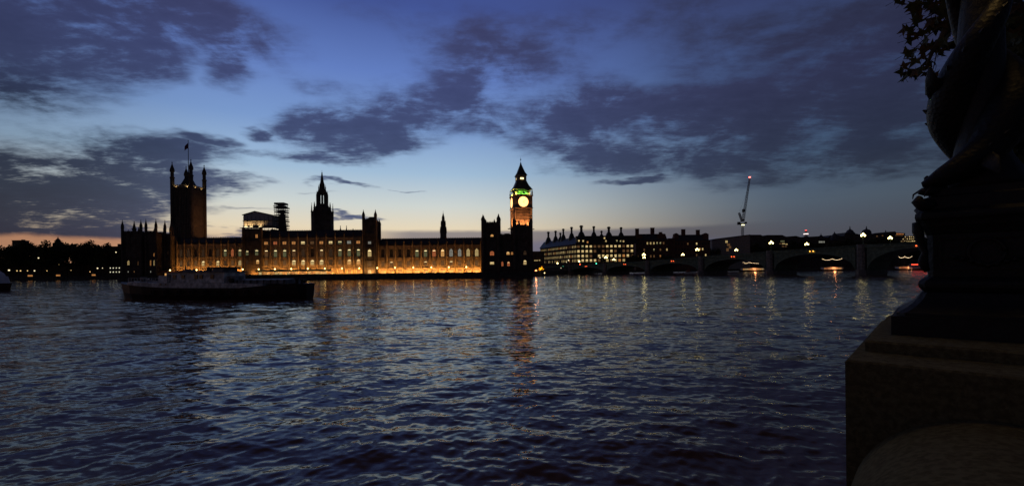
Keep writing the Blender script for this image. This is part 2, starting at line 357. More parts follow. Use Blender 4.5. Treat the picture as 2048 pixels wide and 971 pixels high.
# ================================================================== RIVER AND GROUND
def river():
    rs = [4.0]; 
    while rs[-1] < 2600: rs.append(rs[-1]*1.0058 + rs[-1]**2*.0000065)
    rs = np.array(rs); azs = np.radians(np.linspace(-72, 72, 820))
    A, Rr = np.meshgrid(azs, rs); X = Rr*np.sin(A); Y = Rr*np.cos(A); Z = np.zeros_like(X)
    g = np.random.RandomState(5)
    cell = np.maximum(Rr*(azs[1]-azs[0]), np.gradient(rs)[:, None]*np.ones_like(X)*.5)
    mod = .7 + .3*np.sin(X*.11+Y*.05)*np.sin(Y*.13-X*.03+1.0)
    DXx = np.zeros_like(X); DYy = np.zeros_like(X)
    for i in range(110):
        lam = .24 * (7/.24)**(g.rand()**1.35)
        th = R(84) + g.randn()*.62
        if g.rand() < .28: th = R(150) + g.randn()*.3
        k = 2*math.pi/lam; st = .0165*min(1, (1.2/lam))**.4
        a = st/k*1.4
        ph = k*(X*math.cos(th)+Y*math.sin(th)) + g.rand()*6.28 + .7*np.sin(X*.21*g.rand()+Y*.17*g.rand()+g.rand()*6)
        fade = np.clip((lam/np.maximum(cell, 1e-6) - 2.5)/3.0, 0, 1)
        Z += a*fade*np.sin(ph)*mod
        DXx += a*fade*np.cos(ph)*math.cos(th)*mod*.95; DYy += a*fade*np.cos(ph)*math.sin(th)*mod*.95
    for i in range(12):                 # slower swell left by passing boats
        lam = g.uniform(3.2, 8.5); th = R(g.choice([62, 100, 128, 150])) + g.randn()*.12; k = 2*math.pi/lam; a = .014/k
        fade = np.clip((lam/np.maximum(cell, 1e-6) - 2.5)/3.0, 0, 1)
        Z += a*fade*np.sin(k*(X*math.cos(th)+Y*math.sin(th)) + g.rand()*6.28 + 1.1*np.sin(X*.06+Y*.045+i))*(.55+.45*np.sin(X*.09-Y*.06+i*1.7))
    X = X+DXx; Y = Y+DYy
    n, c = X.shape
    me = bpy.data.meshes.new('river_water'); me.vertices.add(n*c)
    me.vertices.foreach_set('co', np.stack([X, Y, Z], -1).reshape(-1).astype(np.float32))
    i = np.arange(n-1)[:, None]*c + np.arange(c-1)[None, :]
    q = np.stack([i, i+1, i+1+c, i+c], -1)[..., ::-1].reshape(-1, 4)
    me.loops.add(q.size); me.loops.foreach_set('vertex_index', q.reshape(-1).astype(np.int32))
    me.polygons.add(len(q)); me.polygons.foreach_set('loop_start', (np.arange(len(q))*4).astype(np.int32))
    me.polygons.foreach_set('loop_total', np.full(len(q), 4, np.int32)); me.polygons.foreach_set('use_smooth', np.ones(len(q), bool))
    me.update(); me.validate()
    m = bpy.data.materials.new('river_water'); m.use_nodes = True; nt = m.node_tree; k = N(nt); b = nt.nodes['Principled BSDF']
    b.inputs['Base Color'].default_value = (.15, .075, .052, 1); b.inputs['Roughness'].default_value = .09
    b.inputs['IOR'].default_value = 1.34; b.inputs['Specular IOR Level'].default_value = .40; b.inputs['Specular Tint'].default_value = (1, .88, .74, 1)
    ge = k.n('ShaderNodeNewGeometry'); pos = ge.outputs['Position']
    h = (.5, .5, .5)
    n1 = k.v('MULTIPLY', k.v('SUBTRACT', k.noise(k.v('MULTIPLY', pos, (.55, 1.6, 1)), 2.4, 4, .6, 'Color'), h), (.42, .72, 0))
    n2 = k.v('MULTIPLY', k.v('SUBTRACT', k.noise(k.v('MULTIPLY', pos, (.45, 1.5, 1)), .50, 3, .6, 'Color'), h), (.24, .42, 0))
    gust = k.m('MULTIPLY', k.ss(k.noise(k.v('MULTIPLY', pos, (.5, 1, 1)), .035, 4, .6), .35, .65, .45, 1.35), k.ss(k.noise(k.v('MULTIPLY', pos, (.35, 1, 1)), .22, 3, .6), .3, .7, .55, 1.35))
    nn = k.v('NORMALIZE', k.v('ADD', ge.outputs['Normal'], k.v('SCALE', k.v('ADD', n1, n2), gust)))
    nt.links.new(nn, b.inputs['Normal']); me.materials.append(m)
    o = bpy.data.objects.new('river_water', me); COL.objects.link(o); struct(o)
river()

GZ = 3.0      # far bank ground level
def ground_sheet(name, pts, z, m, zb=-3.0):
    mm = M(); mm.extrz(pts, zb, z); return struct(mm.build(name, m))
xW = PX(243, 290, 555); xE = PX(1066, 290, 555)
bank = [(-4000, 470), (xW-3, 470), (xW-3, 290.4), (xE, 290.4), (xE+2, 330), (36, 400), (60, 470), (150, 640), (420, 720), (900, 800), (6000, 1400), (6000, 9000), (-4000, 9000)]
ground_sheet('far_bank_ground', bank, GZ, PAVE)
struct(M().box(-9000, 9000, 9001, 18000, -3, 2.9).build('distant_ground', GRASS))

# ---- embankment walls (granite with courses and coping)
def emb_wall(name, label, a, b, top, cat='wall', th=.9, m=WALLG):
    a = Vector(a); b = Vector(b); L = (b-a).length; rz = math.atan2((b-a).y, (b-a).x)
    t = thing(name, label, cat, (a.x, a.y, 0), rz)
    mm = M(); mm.box(0, L, 0, th, -2.5, top-.35)
    for z in (.4, 1.1, 1.8): mm.box(0, L, -.06, -.002, z, z+.55)
    mm.build('wall_face', m, t)
    M().box(-.05, L+.05, -.18, th+.1, top-.348, top).build('coping', m, t)
    n = int(L/5.2)
    if n < 90:
        pm = M(); pm.box(-.35, .35, -.3, -.07, -2, top-.36); me = pm.mesh('pier', m)
        for i in range(n): put('pier', me, t, ((i+.5)*L/n, 0, 0))
    return t
emb_wall('embankment_wall', 'long dark river wall under the floodlit terrace', (xW, 289), (xE, 289), GZ+.75)
emb_wall('garden_wall', 'low dark river wall under the trees at far left', (-700, 469), (xW-4, 469), GZ+.6)
emb_wall('bank_wall', 'dark river wall between the clock tower block and the bridge', (xE+2, 330), (58, 462), GZ+1.0)
emb_wall('distant_wall', 'far river wall seen through the bridge arches', (152, 638), (422, 718), GZ+1.0)

# ================================================================== PALACE
YF = 300.0
def zf(py, px=800, Y=YF): return PZ(px, py, Y)
ORD = 'first second third fourth fifth sixth seventh eighth ninth tenth eleventh twelfth'.split()
def wing(label, pa, pb, nb, rows, roof_py, eave_py, lit, arcade, awning=None, floods=True, Y=YF, power=1.0):
    xa, xb = PX(pa, Y, 510), PX(pb, Y, 510); L = xb-xa; bw = L/nb; pm = (pa+pb)/2
    t = thing('palace_wing', label, 'building', (xa, Y, GZ))
    Z = lambda py: PZ(pm, py, Y) - GZ
    ze, zr = Z(eave_py), Z(roof_py)
    ops = []; wins = []
    for ri, (py, wd, ht, st) in enumerate(rows):
        zc = Z(py)
        for i in range(nb):
            cx = (i+.5)*bw; ops.append((cx-wd/2, cx+wd/2, zc-ht/2, zc+ht/2)); wins.append((cx, zc-ht/2, wd, ht, lit[ri][i % len(lit[ri])], st))
    for i in range(nb):      # terrace storey openings
        cx = (i+.5)*bw; ops.append((cx-arcade[0]/2, cx+arcade[0]/2, .4, arcade[1]))
        wins.append((cx, .4, arcade[0], arcade[1]-.4, arcade[2][i % len(arcade[2])], 'arched'))
    m = M(); m.wall(0, L, 0, ze, 0, ops, .35)
    m.box(0, L, .55, 22, 0, ze-.01)
    m.build('wall', STONE, t)
    rb = M()                 # blind tracery ribs over the walling, one relief part
    zz = sorted([Z(r[0]) for r in rows]); hs = {round(Z(r[0]), 3): r[2] for r in rows}
    for i in range(nb):
        for fx in (.17, .29, .71, .83):
            x = (i+fx)*bw
            for z in zz: rb.box(x-.07, x+.07, -.14, -.003, z-hs[round(z,3)]/2-.3, z+hs[round(z,3)]/2+.3)
        for j in range(7):
            x = (i+.14+.72*j/6)*bw
            for z in zz: rb.box(x-.05, x+.05, -.11, -.003, z+hs[round(z,3)]/2+.45, min(ze-.2, z+hs[round(z,3)]/2+1.6))
    stuff(rb.build('tracery_relief', STONE, t))
    for x, z, wd, ht, c, st in wins: window(t, x, .22, z, wd, ht, c, st)
    for z in [arcade[1]+1.0] + [z-hs[round(z,3)]/2-.75 for z in zz[1:]] + [ze-.35]:
        M().box(0, L, -.28, -.004, z, z+.32).build('string_course', STONE, t)
    # octagonal buttresses rising into pinnacles
    bm = M(); bm.lathe(0, 0, [(.62,0),(.62,arcade[1]+1.2),(.52,arcade[1]+1.5),(.52,ze*.62),(.44,ze*.64),(.44,ze+.6)], 8, R(22.5)); bme = bm.mesh('buttress', STONE)
    for i in range(nb+1):
        b = put('buttress', bme, t, (i*bw, -.35, 0)); put('pinnacle', pinnacle_mesh(.42, 4.2), b, (0, 0, ze+.55))
    pp = M(); cren(pp, 0, L, -.05, .5, ze, nb*4, 1.1); pp.build('parapet', STONED, t)
    rf = M(); rf.extrx([(1.0, ze-.2), (20.5, ze-.2), (14.5, zr), (7, zr)], .1, L-.1)
    r_ = rf.build('roof', SLATE, t)
    cr = M(); cr.box(.1, L-.1, 6.9, 7.0, zr+.01, zr+.25)
    for i in range(int(L/1.2)): cr.box(.3+i*1.2, .5+i*1.2, 6.9, 7.0, zr+.26, zr+.7)
    stuff(cr.build('ridge_cresting', IRON, r_))
    if floods:
        fm = M(); fm.box(-.3, .3, -.2, .2, 0, .35); fm.k = 1; fm.box(-.25, .25, -.13, .17, .352, .37); fme = fm.mesh('floodlight', [IRON, FLOOD])
        for i in range(nb):
            f = put('floodlight', fme, None, (xa+(i+.5)*bw, Y-2.3, GZ+.02))
            tag(f, f'{ORD[i]} amber floodlight from the left at the foot of the {label.split(" with ")[0].split(" at ")[0]}', 'floodlight', 'floodlights along the palace terrace')
            light('flood_lamp', 'SPOT', (0, 0, .55), (1, .40, .08), 3700*power, f, .25, (0, 1.6, 2.2), R(165), .9)
    if awning:
        for (qa, qb, mt, zt) in awning:
            a_, b_ = PX(qa, Y, 540), PX(qb, Y, 540)
            aw = thing('terrace_marquee', f'long flat {"reddish" if mt is AWN else "dark"} terrace marquee {"nearest the tall square tower" if mt is AWN else "below the longest row of lit windows"}', 'marquee', (a_, Y-8.5, GZ))
            mm = M(); mm.extrx([(0, 2.6), (4.2, 2.6), (4.2, 3.6), (3.2, 3.9), (1.0, 3.9), (0, 3.3)], 0, b_-a_); mm.build('canopy', mt, aw)
            pm_ = M().box(-.06, .06, .05, .17, 0, 2.598).mesh('post', IRON)
            nn = int((b_-a_)/5)
            for i in range(nn+1): put('post', pm_, aw, (i*(b_-a_)/nn, 0, 0))
            gl = M().box(-.9, .9, 0, .03, .5, 2.3).mesh('lit_panel', WIN['O'])
            for i in range(nn*2): put('lit_panel', gl, aw, ((i+.5)*(b_-a_)/(nn*2), 3.9, 0), None, [WIN[rnd.choice('oOOYyo')]])
    return t
wing('long floodlit wing at the foot of the tall square tower', 340, 487, 10,
     [(526, 2.2, 3.6, 'gothic'), (505, 2.0, 5.0, 'gothic')], 474, 488,
     ['nmnmYnYnmy', 'dnndndngrg'], (2.6, 3.2, 'mmmm'), [(338, 470, AWN, 3)], power=.75)
wing('middle wing with a full row of square lit windows under its eaves', 523, 726, 11,
     [(524, 2.6, 3.6, 'gothic'), (504.5, 2.2, 5.4, 'gothic'), (485, 2.8, 1.8, 'square')], 459, 475,
     ['mmmYYYYnmOO', 'TGGTndTnGGGG'[:11], 'orooYmoYgwoO'[:11]], (2.6, 3.4, 'mmmmmmmmmm'), [(524, 668, AWN2, 3)], power=.9)
wing('northern wing with brightly floodlit terrace arches and a spiked roofline', 757, 962, 12,
     [(526, 2.4, 3.6, 'gothic'), (505, 2.2, 5.2, 'gothic')], 475, 490,
     ['mTmmmTmmTmmm', 'ddddGGROwwyy'], (2.8, 3.0, 'ommo'), power=.95)

# ---- gothic tower block (box with corner turrets)
def gtower(name, label, cat, px0, px1, Y, base_py, top_py, depth, tr=1.3, th=9.0, rows=(), tx=(), hm=None, rz=0, m=STONED, gz=None, roof=None, mid=None, hs=None):
    xa, xb = PX(px0, Y, top_py), PX(px1, Y, top_py); pm = (px0+px1)/2; W_ = xb-xa
    z0 = PZ(pm, base_py, Y) if gz is None else gz
    t = thing(name, label, cat, (xa, Y, z0), rz)
    H = PZ(pm, top_py, Y) - z0; Z = lambda py: PZ(pm, py, Y) - z0
    ops = []; wins = []
    for (px, py, wd, ht, c, st) in rows:
        cx = PX(px, Y, py)-xa; zc = Z(py); ops.append((cx-wd/2, cx+wd/2, zc-ht/2, zc+ht/2)); wins.append((cx, zc-ht/2, wd, ht, c, st))
    mm = M(); mm.wall(0, W_, 0, H, 0, ops, .35); mm.box(0, W_, .5, depth, 0, H-.01); mm.build('wall', m, t)
    for x, z, wd, ht, c, st in wins: window(t, x, .2, z, wd, ht, c, st)
    rb = M(); nr = max(3, int(W_/1.6))
    for i in range(nr+1):
        x = W_*i/nr
        if not any(o[0]-.2 < x < o[1]+.2 for o in ops): rb.box(x-.09, x+.09, -.16, -.003, .5, H-1.2)
    for j in range(int(depth/1.6)): rb.box(W_+.003, W_+.15, j*1.6+.7, j*1.6+.88, .5, H-1.2)
    stuff(rb.build('tracery_relief', m, t))
    for f in (.25, .5, .75, .97):
        M().box(-.12, W_+.2, -.22, depth+.2, H*f, H*f+.28).build('string_course', m, t)
    tm = M(); tm.lathe(0, 0, [(tr,0),(tr,H+th*.34),(tr*1.18,H+th*.36),(tr*1.18,H+th*.40),(tr*.95,H+th*.42),(tr*1.1,H+th*.50),(tr*.85,H+th*.60),(tr*.38,H+th*.78),(tr*.14,H+th*.90),(tr*.3,H+th*.925),(tr*.08,H+th*.95),(tr*.06,H+th)], 8, R(22.5))
    tme = tm.mesh('turret', m)
    hs = hs or [1, 1, 1, 1]
    for k, (x, y) in enumerate(((0, 0), (W_, 0), (W_, depth), (0, depth))):
        o = put('turret', tme, t, (x, y, 0)); o.scale = (1, 1, 1 if hs[k] == 1 else (H+th*hs[k])/(H+th))
    pp = M(); n = max(3, int(W_/1.2)); cren(pp, tr*.8, W_-tr*.8, -.1, .4, H, n, 1.2); cren(pp, tr*.8, W_-tr*.8, depth-.4, depth+.1, H, n, 1.2)
    pp.build('parapet', m, t)
    if roof:
        rm = M(); rm.lathe(W_/2, depth/2, [(min(W_,depth)*.62, H-.1), (min(W_,depth)*.30, H+roof), ], 4, R(45)); r_ = rm.build('roof', SLATE, t)
        M().box(W_/2-min(W_,depth)*.2, W_/2+min(W_,depth)*.2, depth/2-.05, depth/2+.05, H+roof+.01, H+roof+.7).build('ridge_cresting', IRON, r_)
    for (px, tp, r) in (mid or ()):
        x = PX(px, Y, tp)-xa; h = Z(tp)-H
        put('pinnacle', pinnacle_mesh(r, h+1), t, (x, depth*.45, H-1))
    return t, W_, H
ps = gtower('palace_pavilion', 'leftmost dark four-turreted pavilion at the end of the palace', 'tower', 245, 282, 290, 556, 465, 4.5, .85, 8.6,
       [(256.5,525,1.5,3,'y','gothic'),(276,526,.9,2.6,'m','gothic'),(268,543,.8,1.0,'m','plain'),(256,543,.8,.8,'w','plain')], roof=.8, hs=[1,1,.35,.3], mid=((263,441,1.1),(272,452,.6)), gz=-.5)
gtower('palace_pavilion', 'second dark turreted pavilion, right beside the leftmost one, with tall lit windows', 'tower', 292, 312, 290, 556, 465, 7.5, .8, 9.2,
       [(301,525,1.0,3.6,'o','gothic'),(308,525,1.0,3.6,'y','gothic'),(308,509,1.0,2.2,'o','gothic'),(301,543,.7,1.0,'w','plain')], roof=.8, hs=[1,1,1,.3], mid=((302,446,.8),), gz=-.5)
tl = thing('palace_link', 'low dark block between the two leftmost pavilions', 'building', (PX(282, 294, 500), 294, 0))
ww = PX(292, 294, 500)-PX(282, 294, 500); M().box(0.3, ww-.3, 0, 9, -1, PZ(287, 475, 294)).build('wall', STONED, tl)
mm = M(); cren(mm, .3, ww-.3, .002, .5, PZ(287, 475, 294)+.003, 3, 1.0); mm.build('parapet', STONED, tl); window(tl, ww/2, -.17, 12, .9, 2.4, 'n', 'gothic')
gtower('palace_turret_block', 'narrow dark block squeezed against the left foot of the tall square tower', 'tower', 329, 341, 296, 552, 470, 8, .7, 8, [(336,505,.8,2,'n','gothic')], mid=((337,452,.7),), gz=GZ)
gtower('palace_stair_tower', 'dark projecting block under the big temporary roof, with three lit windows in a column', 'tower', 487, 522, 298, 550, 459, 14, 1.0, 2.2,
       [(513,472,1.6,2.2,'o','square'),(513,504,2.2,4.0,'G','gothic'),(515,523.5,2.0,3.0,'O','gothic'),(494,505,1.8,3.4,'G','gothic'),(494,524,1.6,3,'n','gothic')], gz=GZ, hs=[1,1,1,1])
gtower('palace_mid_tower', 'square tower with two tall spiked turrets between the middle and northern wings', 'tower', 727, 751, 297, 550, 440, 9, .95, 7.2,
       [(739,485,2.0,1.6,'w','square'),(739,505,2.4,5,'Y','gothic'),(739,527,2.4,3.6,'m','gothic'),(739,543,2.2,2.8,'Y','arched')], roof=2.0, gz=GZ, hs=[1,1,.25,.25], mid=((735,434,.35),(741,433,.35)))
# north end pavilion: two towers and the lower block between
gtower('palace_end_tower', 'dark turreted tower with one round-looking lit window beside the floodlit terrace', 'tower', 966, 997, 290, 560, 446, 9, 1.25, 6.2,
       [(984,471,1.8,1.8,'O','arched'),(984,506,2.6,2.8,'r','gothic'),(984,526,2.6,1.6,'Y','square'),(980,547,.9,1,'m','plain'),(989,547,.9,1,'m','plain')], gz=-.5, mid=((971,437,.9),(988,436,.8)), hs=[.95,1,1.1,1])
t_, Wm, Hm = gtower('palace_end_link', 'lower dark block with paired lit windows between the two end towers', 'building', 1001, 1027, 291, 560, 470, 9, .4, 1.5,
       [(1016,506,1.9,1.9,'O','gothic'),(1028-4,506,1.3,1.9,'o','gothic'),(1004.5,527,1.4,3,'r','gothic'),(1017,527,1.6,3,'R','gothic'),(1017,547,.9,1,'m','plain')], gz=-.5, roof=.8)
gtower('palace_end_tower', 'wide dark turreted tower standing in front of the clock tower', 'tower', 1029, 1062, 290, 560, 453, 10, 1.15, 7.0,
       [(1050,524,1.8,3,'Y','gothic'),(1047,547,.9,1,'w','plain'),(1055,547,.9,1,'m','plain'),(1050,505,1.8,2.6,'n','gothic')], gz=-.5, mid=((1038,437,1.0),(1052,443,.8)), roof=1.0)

# ---- terrace lamps
tl0 = thing('terrace_lamp', '', 'lamp', (0,0,0), group='lamps along the palace terrace')
M().lathe(0, 0, [(.22,0),(.12,.3),(.07,.5),(.06,3.0),(.12,3.05)], 8).build('post', IRON, tl0)
M().lathe(0, 0, [(.10,3.06),(.33,3.3),(.36,3.55),(.26,3.8),(.08,3.92)], 10).build('globe', LAMPT, tl0, True)
tk = kids(tl0)
cols = [341,394,454,486,518,550.5,583,616,650,684.5,719,755,790.5,827,863,898,933]
for i, px in enumerate(cols):
    o = tl0 if i == 0 else copy_tree(tl0, None, tk)
    o.location = (PX(px, 290.6, 541), 290.2, GZ+.75)
    nth_ = ['first','second','third','fourth','fifth','sixth','seventh','eighth'][i if px < 480 else i-3 if px < 660 else i-9]
    o['label'] = nth_ + ' ' + ('amber globe lamp on the river wall at the reddish marquee end of the terrace' if px < 480 else
                  'amber globe lamp on the river wall in front of the dark marquee' if px < 660 else
                  'amber globe lamp on the river wall before the brightly lit terrace arches')

# ---- Victoria-style great square tower
YV = 366.0
vt = thing('great_square_tower', 'tallest square tower with four corner turrets, crown and a flag on its pole', 'tower', (PX(345.5, YV-6, 450), YV-6, GZ))
WV = PX(383, YV, 400)-PX(346, YV, 400); DV = 15.5; HV = PZ(365, 377, YV)-GZ
mm = M(); ops = []
for k in range(3):
    for zz_ in ((.36, .56), (.66, .90)): ops.append((WV*(.2+.24*k), WV*(.2+.24*k)+WV*.13, HV*zz_[0], HV*zz_[1]))
mm.wall(0, WV, 0, HV, 0, ops, .5); mm.box(0, WV, .9, DV, 0, HV-.01); mm.build('wall', STONED, vt)
for a, b, c, d in ops: window(vt, (a+b)/2, .3, c, b-a, d-c, 'd', 'gothic')
rb = M()
for i in range(12):
    x = WV*(i+.5)/12; rb.box(x-.10, x+.10, -.2, -.003, 18, HV-1)
    y = DV*(i+.5)/12; rb.box(WV+.003, WV+.2, y-.10, y+.10, 18, HV-1)
stuff(rb.build('tracery_relief', STONE, vt))
for f in (.35, .47, .58, .66, .80, .93, .985): M().box(-.2, WV+.3, -.3, DV+.3, HV*f, HV*f+.5).build('string_course', STONED, vt)
tm = M(); r0 = 1.5; e = 22
tm.lathe(0, 0, [(r0,0),(r0,HV+7),(r0*1.2,HV+7.3),(r0*1.2,HV+8),(r0*.82,HV+8.4),(r0*.82,HV+12),(r0*1.1,HV+12.4),(r0*1.15,HV+13.6),(r0*.95,HV+15),(r0*.5,HV+17),(r0*.22,HV+18.5),(r0*.12,HV+19.3),(r0*.3,HV+19.6),(r0*.25,HV+20),(.06,HV+20.3),(.05,HV+21.8)], 8, R(22.5))
tme = tm.mesh('turret', STONED)
for (x, y, s_) in ((0,0,1.0),(WV,0,1.02),(WV,DV,1.01),(0,DV,1.0)): o = put('turret', tme, vt, (x, y, 0)); o.scale = (1,1,s_)
cr = M(); cren(cr, 1.6, WV-1.6, -.2, .4, HV, 6, 2.2); cren(cr, 1.6, WV-1.6, DV-.4, DV+.2, HV, 6, 2.2)
for j in range(6): cr.box(WV-.4, WV+.2, 1.8+j*2.1, 2.9+j*2.1, HV, HV+2.2)
cr.build('parapet', STONE, vt)
rm = M(); rm.sqr(WV/2, DV/2, [(WV*.34, HV-.2), (WV*.22, HV+4.5), (WV*.09, HV+10.2)]); rm.build('roof', IRON, vt)
fp = M(); fp.lathe(WV/2, DV/2, [(1.3,HV+10.01),(1.1,HV+12),(.35,HV+13.5),(.28,HV+16),(.24,HV+24),(.19,HV+39),(.35,HV+39.2),(.1,HV+40)], 8); pole = fp.build('flagpole', IRON, vt)
fl = M(); 
for i in range(8):
    a0, a1 = i/8, (i+1)/8; q = lambda a: (-a*2.8*(1), math.sin(a*5)*.35, -a*a*3.2)
    (xa_, ya_, za_), (xb_, yb_, zb_) = q(a0), q(a1); zt = HV+37.5
    fl.face([(WV/2+xa_, DV/2+ya_, zt-4.2+za_), (WV/2+xb_, DV/2+yb_, zt-4.2+zb_*.6), (WV/2+xb_, DV/2+yb_, zt+zb_), (WV/2+xa_, DV/2+ya_, zt+za_)])
    fl.face([(WV/2+xa_, DV/2+ya_+.03, zt-4.2+za_), (WV/2+xa_, DV/2+ya_+.03, zt+za_), (WV/2+xb_, DV/2+yb_+.03, zt+zb_), (WV/2+xb_, DV/2+yb_+.03, zt-4.2+zb_*.6)])
fm_ = mat('flag_cloth', (.22,.04,.05), .9, scale=.5, col2=(.03,.03,.14)); fl.build('flag', fm_, pole)
for (x, y) in ((3,-1.0),(WV-3,-1.0),(WV+1.0,4),(WV+1.0,DV-4)):
    fo = M(); fo.k=0; fo.box(-.25,.25,-.25,.25,0,.3); fo.k=1; fo.box(-.2,.2,-.2,.2,.302,.32); o = fo.build('crown_floodlight', [IRON, FLOOD], vt, loc=(x if 0<x<WV else WV+.1, y if y>0 else -.15, HV-.4))
    light('flood_lamp', 'SPOT', (0, -.8, .5) if y < 0 else (.8, 0, .5), (1,.75,.38), 120, o, .3, (0, 1.2, 4) if y < 0 else (-1.2, 0, 4), R(150), .8)
mm = M(); mm.box(-.4,.4,-.4,.4,0,.6); mm.k=1; mm.box(-.3,.3,-.3,.3,.602,.64)
o = mm.build('floodlight', [IRON, FLOOD], None, loc=(PX(440, 350, 474), 371, PZ(440, 474, 350)))
tag(o, 'roof floodlight on the southern wing lighting the side of the square tower', 'floodlight')
light('flood_lamp', 'SPOT', (0,0,1), (1,.42,.12), 9000, o, .4, (-22, -2, 12), R(70), .9)

# ---- central octagonal lantern and spire
YC = 345.0
def spire(name, label, px, Y, gz, prof, n=8, mats=STONED, sub=()):
    t = thing(name, label, 'tower', (PX(px, Y, 400), Y, gz)); s = Y/F
    pr = [((hw)*s, PZ(px, py, Y)-gz) for hw, py in prof]
    b = M(); b.lathe(0, 0, pr, n, R(22.5)); b.build('spire', mats, t)
    for (dx_, top, hw, bot, ring) in sub:
        h = PZ(px, top, Y)-PZ(px, bot, Y)
        for k in range(ring):
            a = R(22.5)+2*math.pi*k/ring; rr = dx_*s
            put('pinnacle', pinnacle_mesh(hw*s, h), t, (rr*math.cos(a), rr*math.sin(a), PZ(px, bot, Y)-gz))
    return t
ct = thing('central_lantern_tower', 'tall octagonal lantern tower with a needle spire in the middle of the palace', 'tower', (PX(644.5, YC, 400), YC, 20))
s = YC/F; ZC = lambda py: PZ(645, py, YC)-20
b = M(); b.lathe(0, 0, [(21*s,-8),(21*s,ZC(434)),(19.5*s,ZC(433)),(17*s,ZC(420)),(12*s,ZC(412)),(9.5*s,ZC(408))], 8, R(22.5)); b.build('base_stage', STONED, ct)
# open lantern: eight piers with a gap between
for k in range(8):
    a = R(22.5)+2*math.pi*k/8; pb = M(); pb.cbox(0,0,0,ZC(389)-ZC(408),2.0,1.5)
    o = pb.build('lantern_pier', STONED, ct, loc=(8.6*s*math.cos(a), 8.6*s*math.sin(a), ZC(408)-.05)); o.rotation_euler[2] = a
b = M(); b.lathe(0, 0, [(9.6*s,ZC(389)),(9.4*s,ZC(386)),(7.5*s,ZC(380)),(4.6*s,ZC(376)),(4.3*s,ZC(368)),(3.0*s,ZC(362)),(2.2*s,ZC(355)),(.9*s,ZC(346)),(1.3*s,ZC(345.3)),(.3*s,ZC(344.5)),(.2*s,ZC(340))], 8, R(22.5)); b.build('spire', STONED, ct)
for (rr, top, hw, bot) in ((19.5, 405, 1.7, 436), (15, 404, 1.4, 424), (9.6, 381, 1.1, 392), (6.5, 368, .8, 380)):
    for k in range(8):
        a = R(22.5)+2*math.pi*k/8
        put('pinnacle', pinnacle_mesh(hw*s, ZC(top)-ZC(bot)), ct, (rr*s*math.cos(a), rr*s*math.sin(a), ZC(bot)))
# small rooftop turret and chimney groups
for (px, py, lab) in ((681,450,'left spike of the small pair on the roof right of the lantern tower'),(693,450,'right spike of the small pair on the roof right of the lantern tower'),(706,456,'lone small spike on the roof left of the mid tower')):
    o = put('roof_turret', pinnacle_mesh(1.0, PZ(px, py, 320)-26), None, (PX(px, 320, 460), 320, 26)); tag(o, lab, 'turret')
spire('roof_fleche', 'slender stepped spire rising behind the northern wing roof', 886, 330, 14,
      [(6.5,480),(6.5,459),(5.4,457),(5.4,452),(4.6,450),(4.4,443),(3.2,441),(2.8,434),(1.8,431),(1.0,428),(.3,425),(.2,421)], 8, STONED, ((6.2,452,.9,466,8),(4.6,440,.7,451,8)))

# ---- scaffold roof and scaffold tower
YS = 318.0
sr = thing('temporary_roof', 'large house-shaped temporary roof in grey sheeting on scaffold above the palace', 'scaffold', (PX(487, YS, 440), YS, PZ(515, 458, YS)))
Lr = PX(545, YS, 440)-PX(487, YS, 440); Zr = lambda py: PZ(515, py, YS)-PZ(515, 458, YS)
M().extr([(0, Zr(452)), (Lr, Zr(452)), (Lr, Zr(431)), (Lr*.40, Zr(423)), (0, Zr(430))], 0, 14).build('sheeted_gable', SHEET, sr)
M().extr([(-.8, Zr(430)+.05), (Lr*.40, Zr(423)+.05), (Lr+.5, Zr(431)+.05), (Lr+.5, Zr(431)+.45), (Lr*.40, Zr(423)+.5), (-.8, Zr(430)+.45)], -.6, 14.6).build('roof_sheet', SLATE, sr)
for i in range(8): M().box(i*Lr/7-.09, i*Lr/7+.09, -.15, -.03, -3, Zr(432)).build('scaffold_pole', STEEL, sr)
for py in (455, 451.5, 441): M().box(-2.0 if py > 452 else 0, Lr+.6, -1.3, -.2, Zr(py)-.15, Zr(py)+.12).build('scaffold_deck', STEEL, sr)
for px in (493, 503, 521):
    mm = M(); mm.box(-1.0, 1.0, -.1, .1, 0, .4); o = mm.build('work_lamp', TUBE, sr, loc=(PX(px, YS, 452)-PX(487, YS, 440), -.35, Zr(453.4)))
    light('work_light', 'SPOT', (0, -1.6, .7), (1,.62,.25), 420, o, .3, (0, 1, 4), R(150), .8)
for x in (-1.2, Lr*.45, Lr-1): 
    M().box(x, x+2.6, .2, 12, -7, -.2).build('support_frame', STEEL, sr)
st = thing('scaffold_tower', 'narrow open scaffold tower of many decks beside the temporary roof', 'scaffold', (PX(545, YS, 440), YS, PZ(558, 470, YS)))
Ls = PX(571, YS, 440)-PX(545, YS, 440); Zs = lambda py: PZ(558, py, YS)-PZ(558, 470, YS)
for k, py in enumerate((406,408.5,412,416,420.5,425,429.5,434,438.5,443,447.5,452,456.5)):
    a_ = rnd.uniform(-.5,.5)+k*.12; b_ = Ls+rnd.uniform(-.4,.5)-(.5 if k<3 else 0)
    M().box(a_+1, b_, -.6, 5.6, Zs(py), Zs(py)+(.75 if k % 2 else .4)).build('scaffold_deck', STEEL, st)
for i in range(5):
    for y in (-.6, 5.2): M().box(1.6+i*(Ls-2.6)/4-.08, 1.6+i*(Ls-2.6)/4+.08, y, y+.16, 0, Zs(405)).build('scaffold_pole', STEEL, st)
M().extr([(Ls*.32,0),(Ls*.95,0),(Ls*.8,Zs(440)),(Ls*.68,Zs(418)),(Ls*.45,Zs(430))], 1.5, 4.2).build('wrapped_turret', STONED, st)

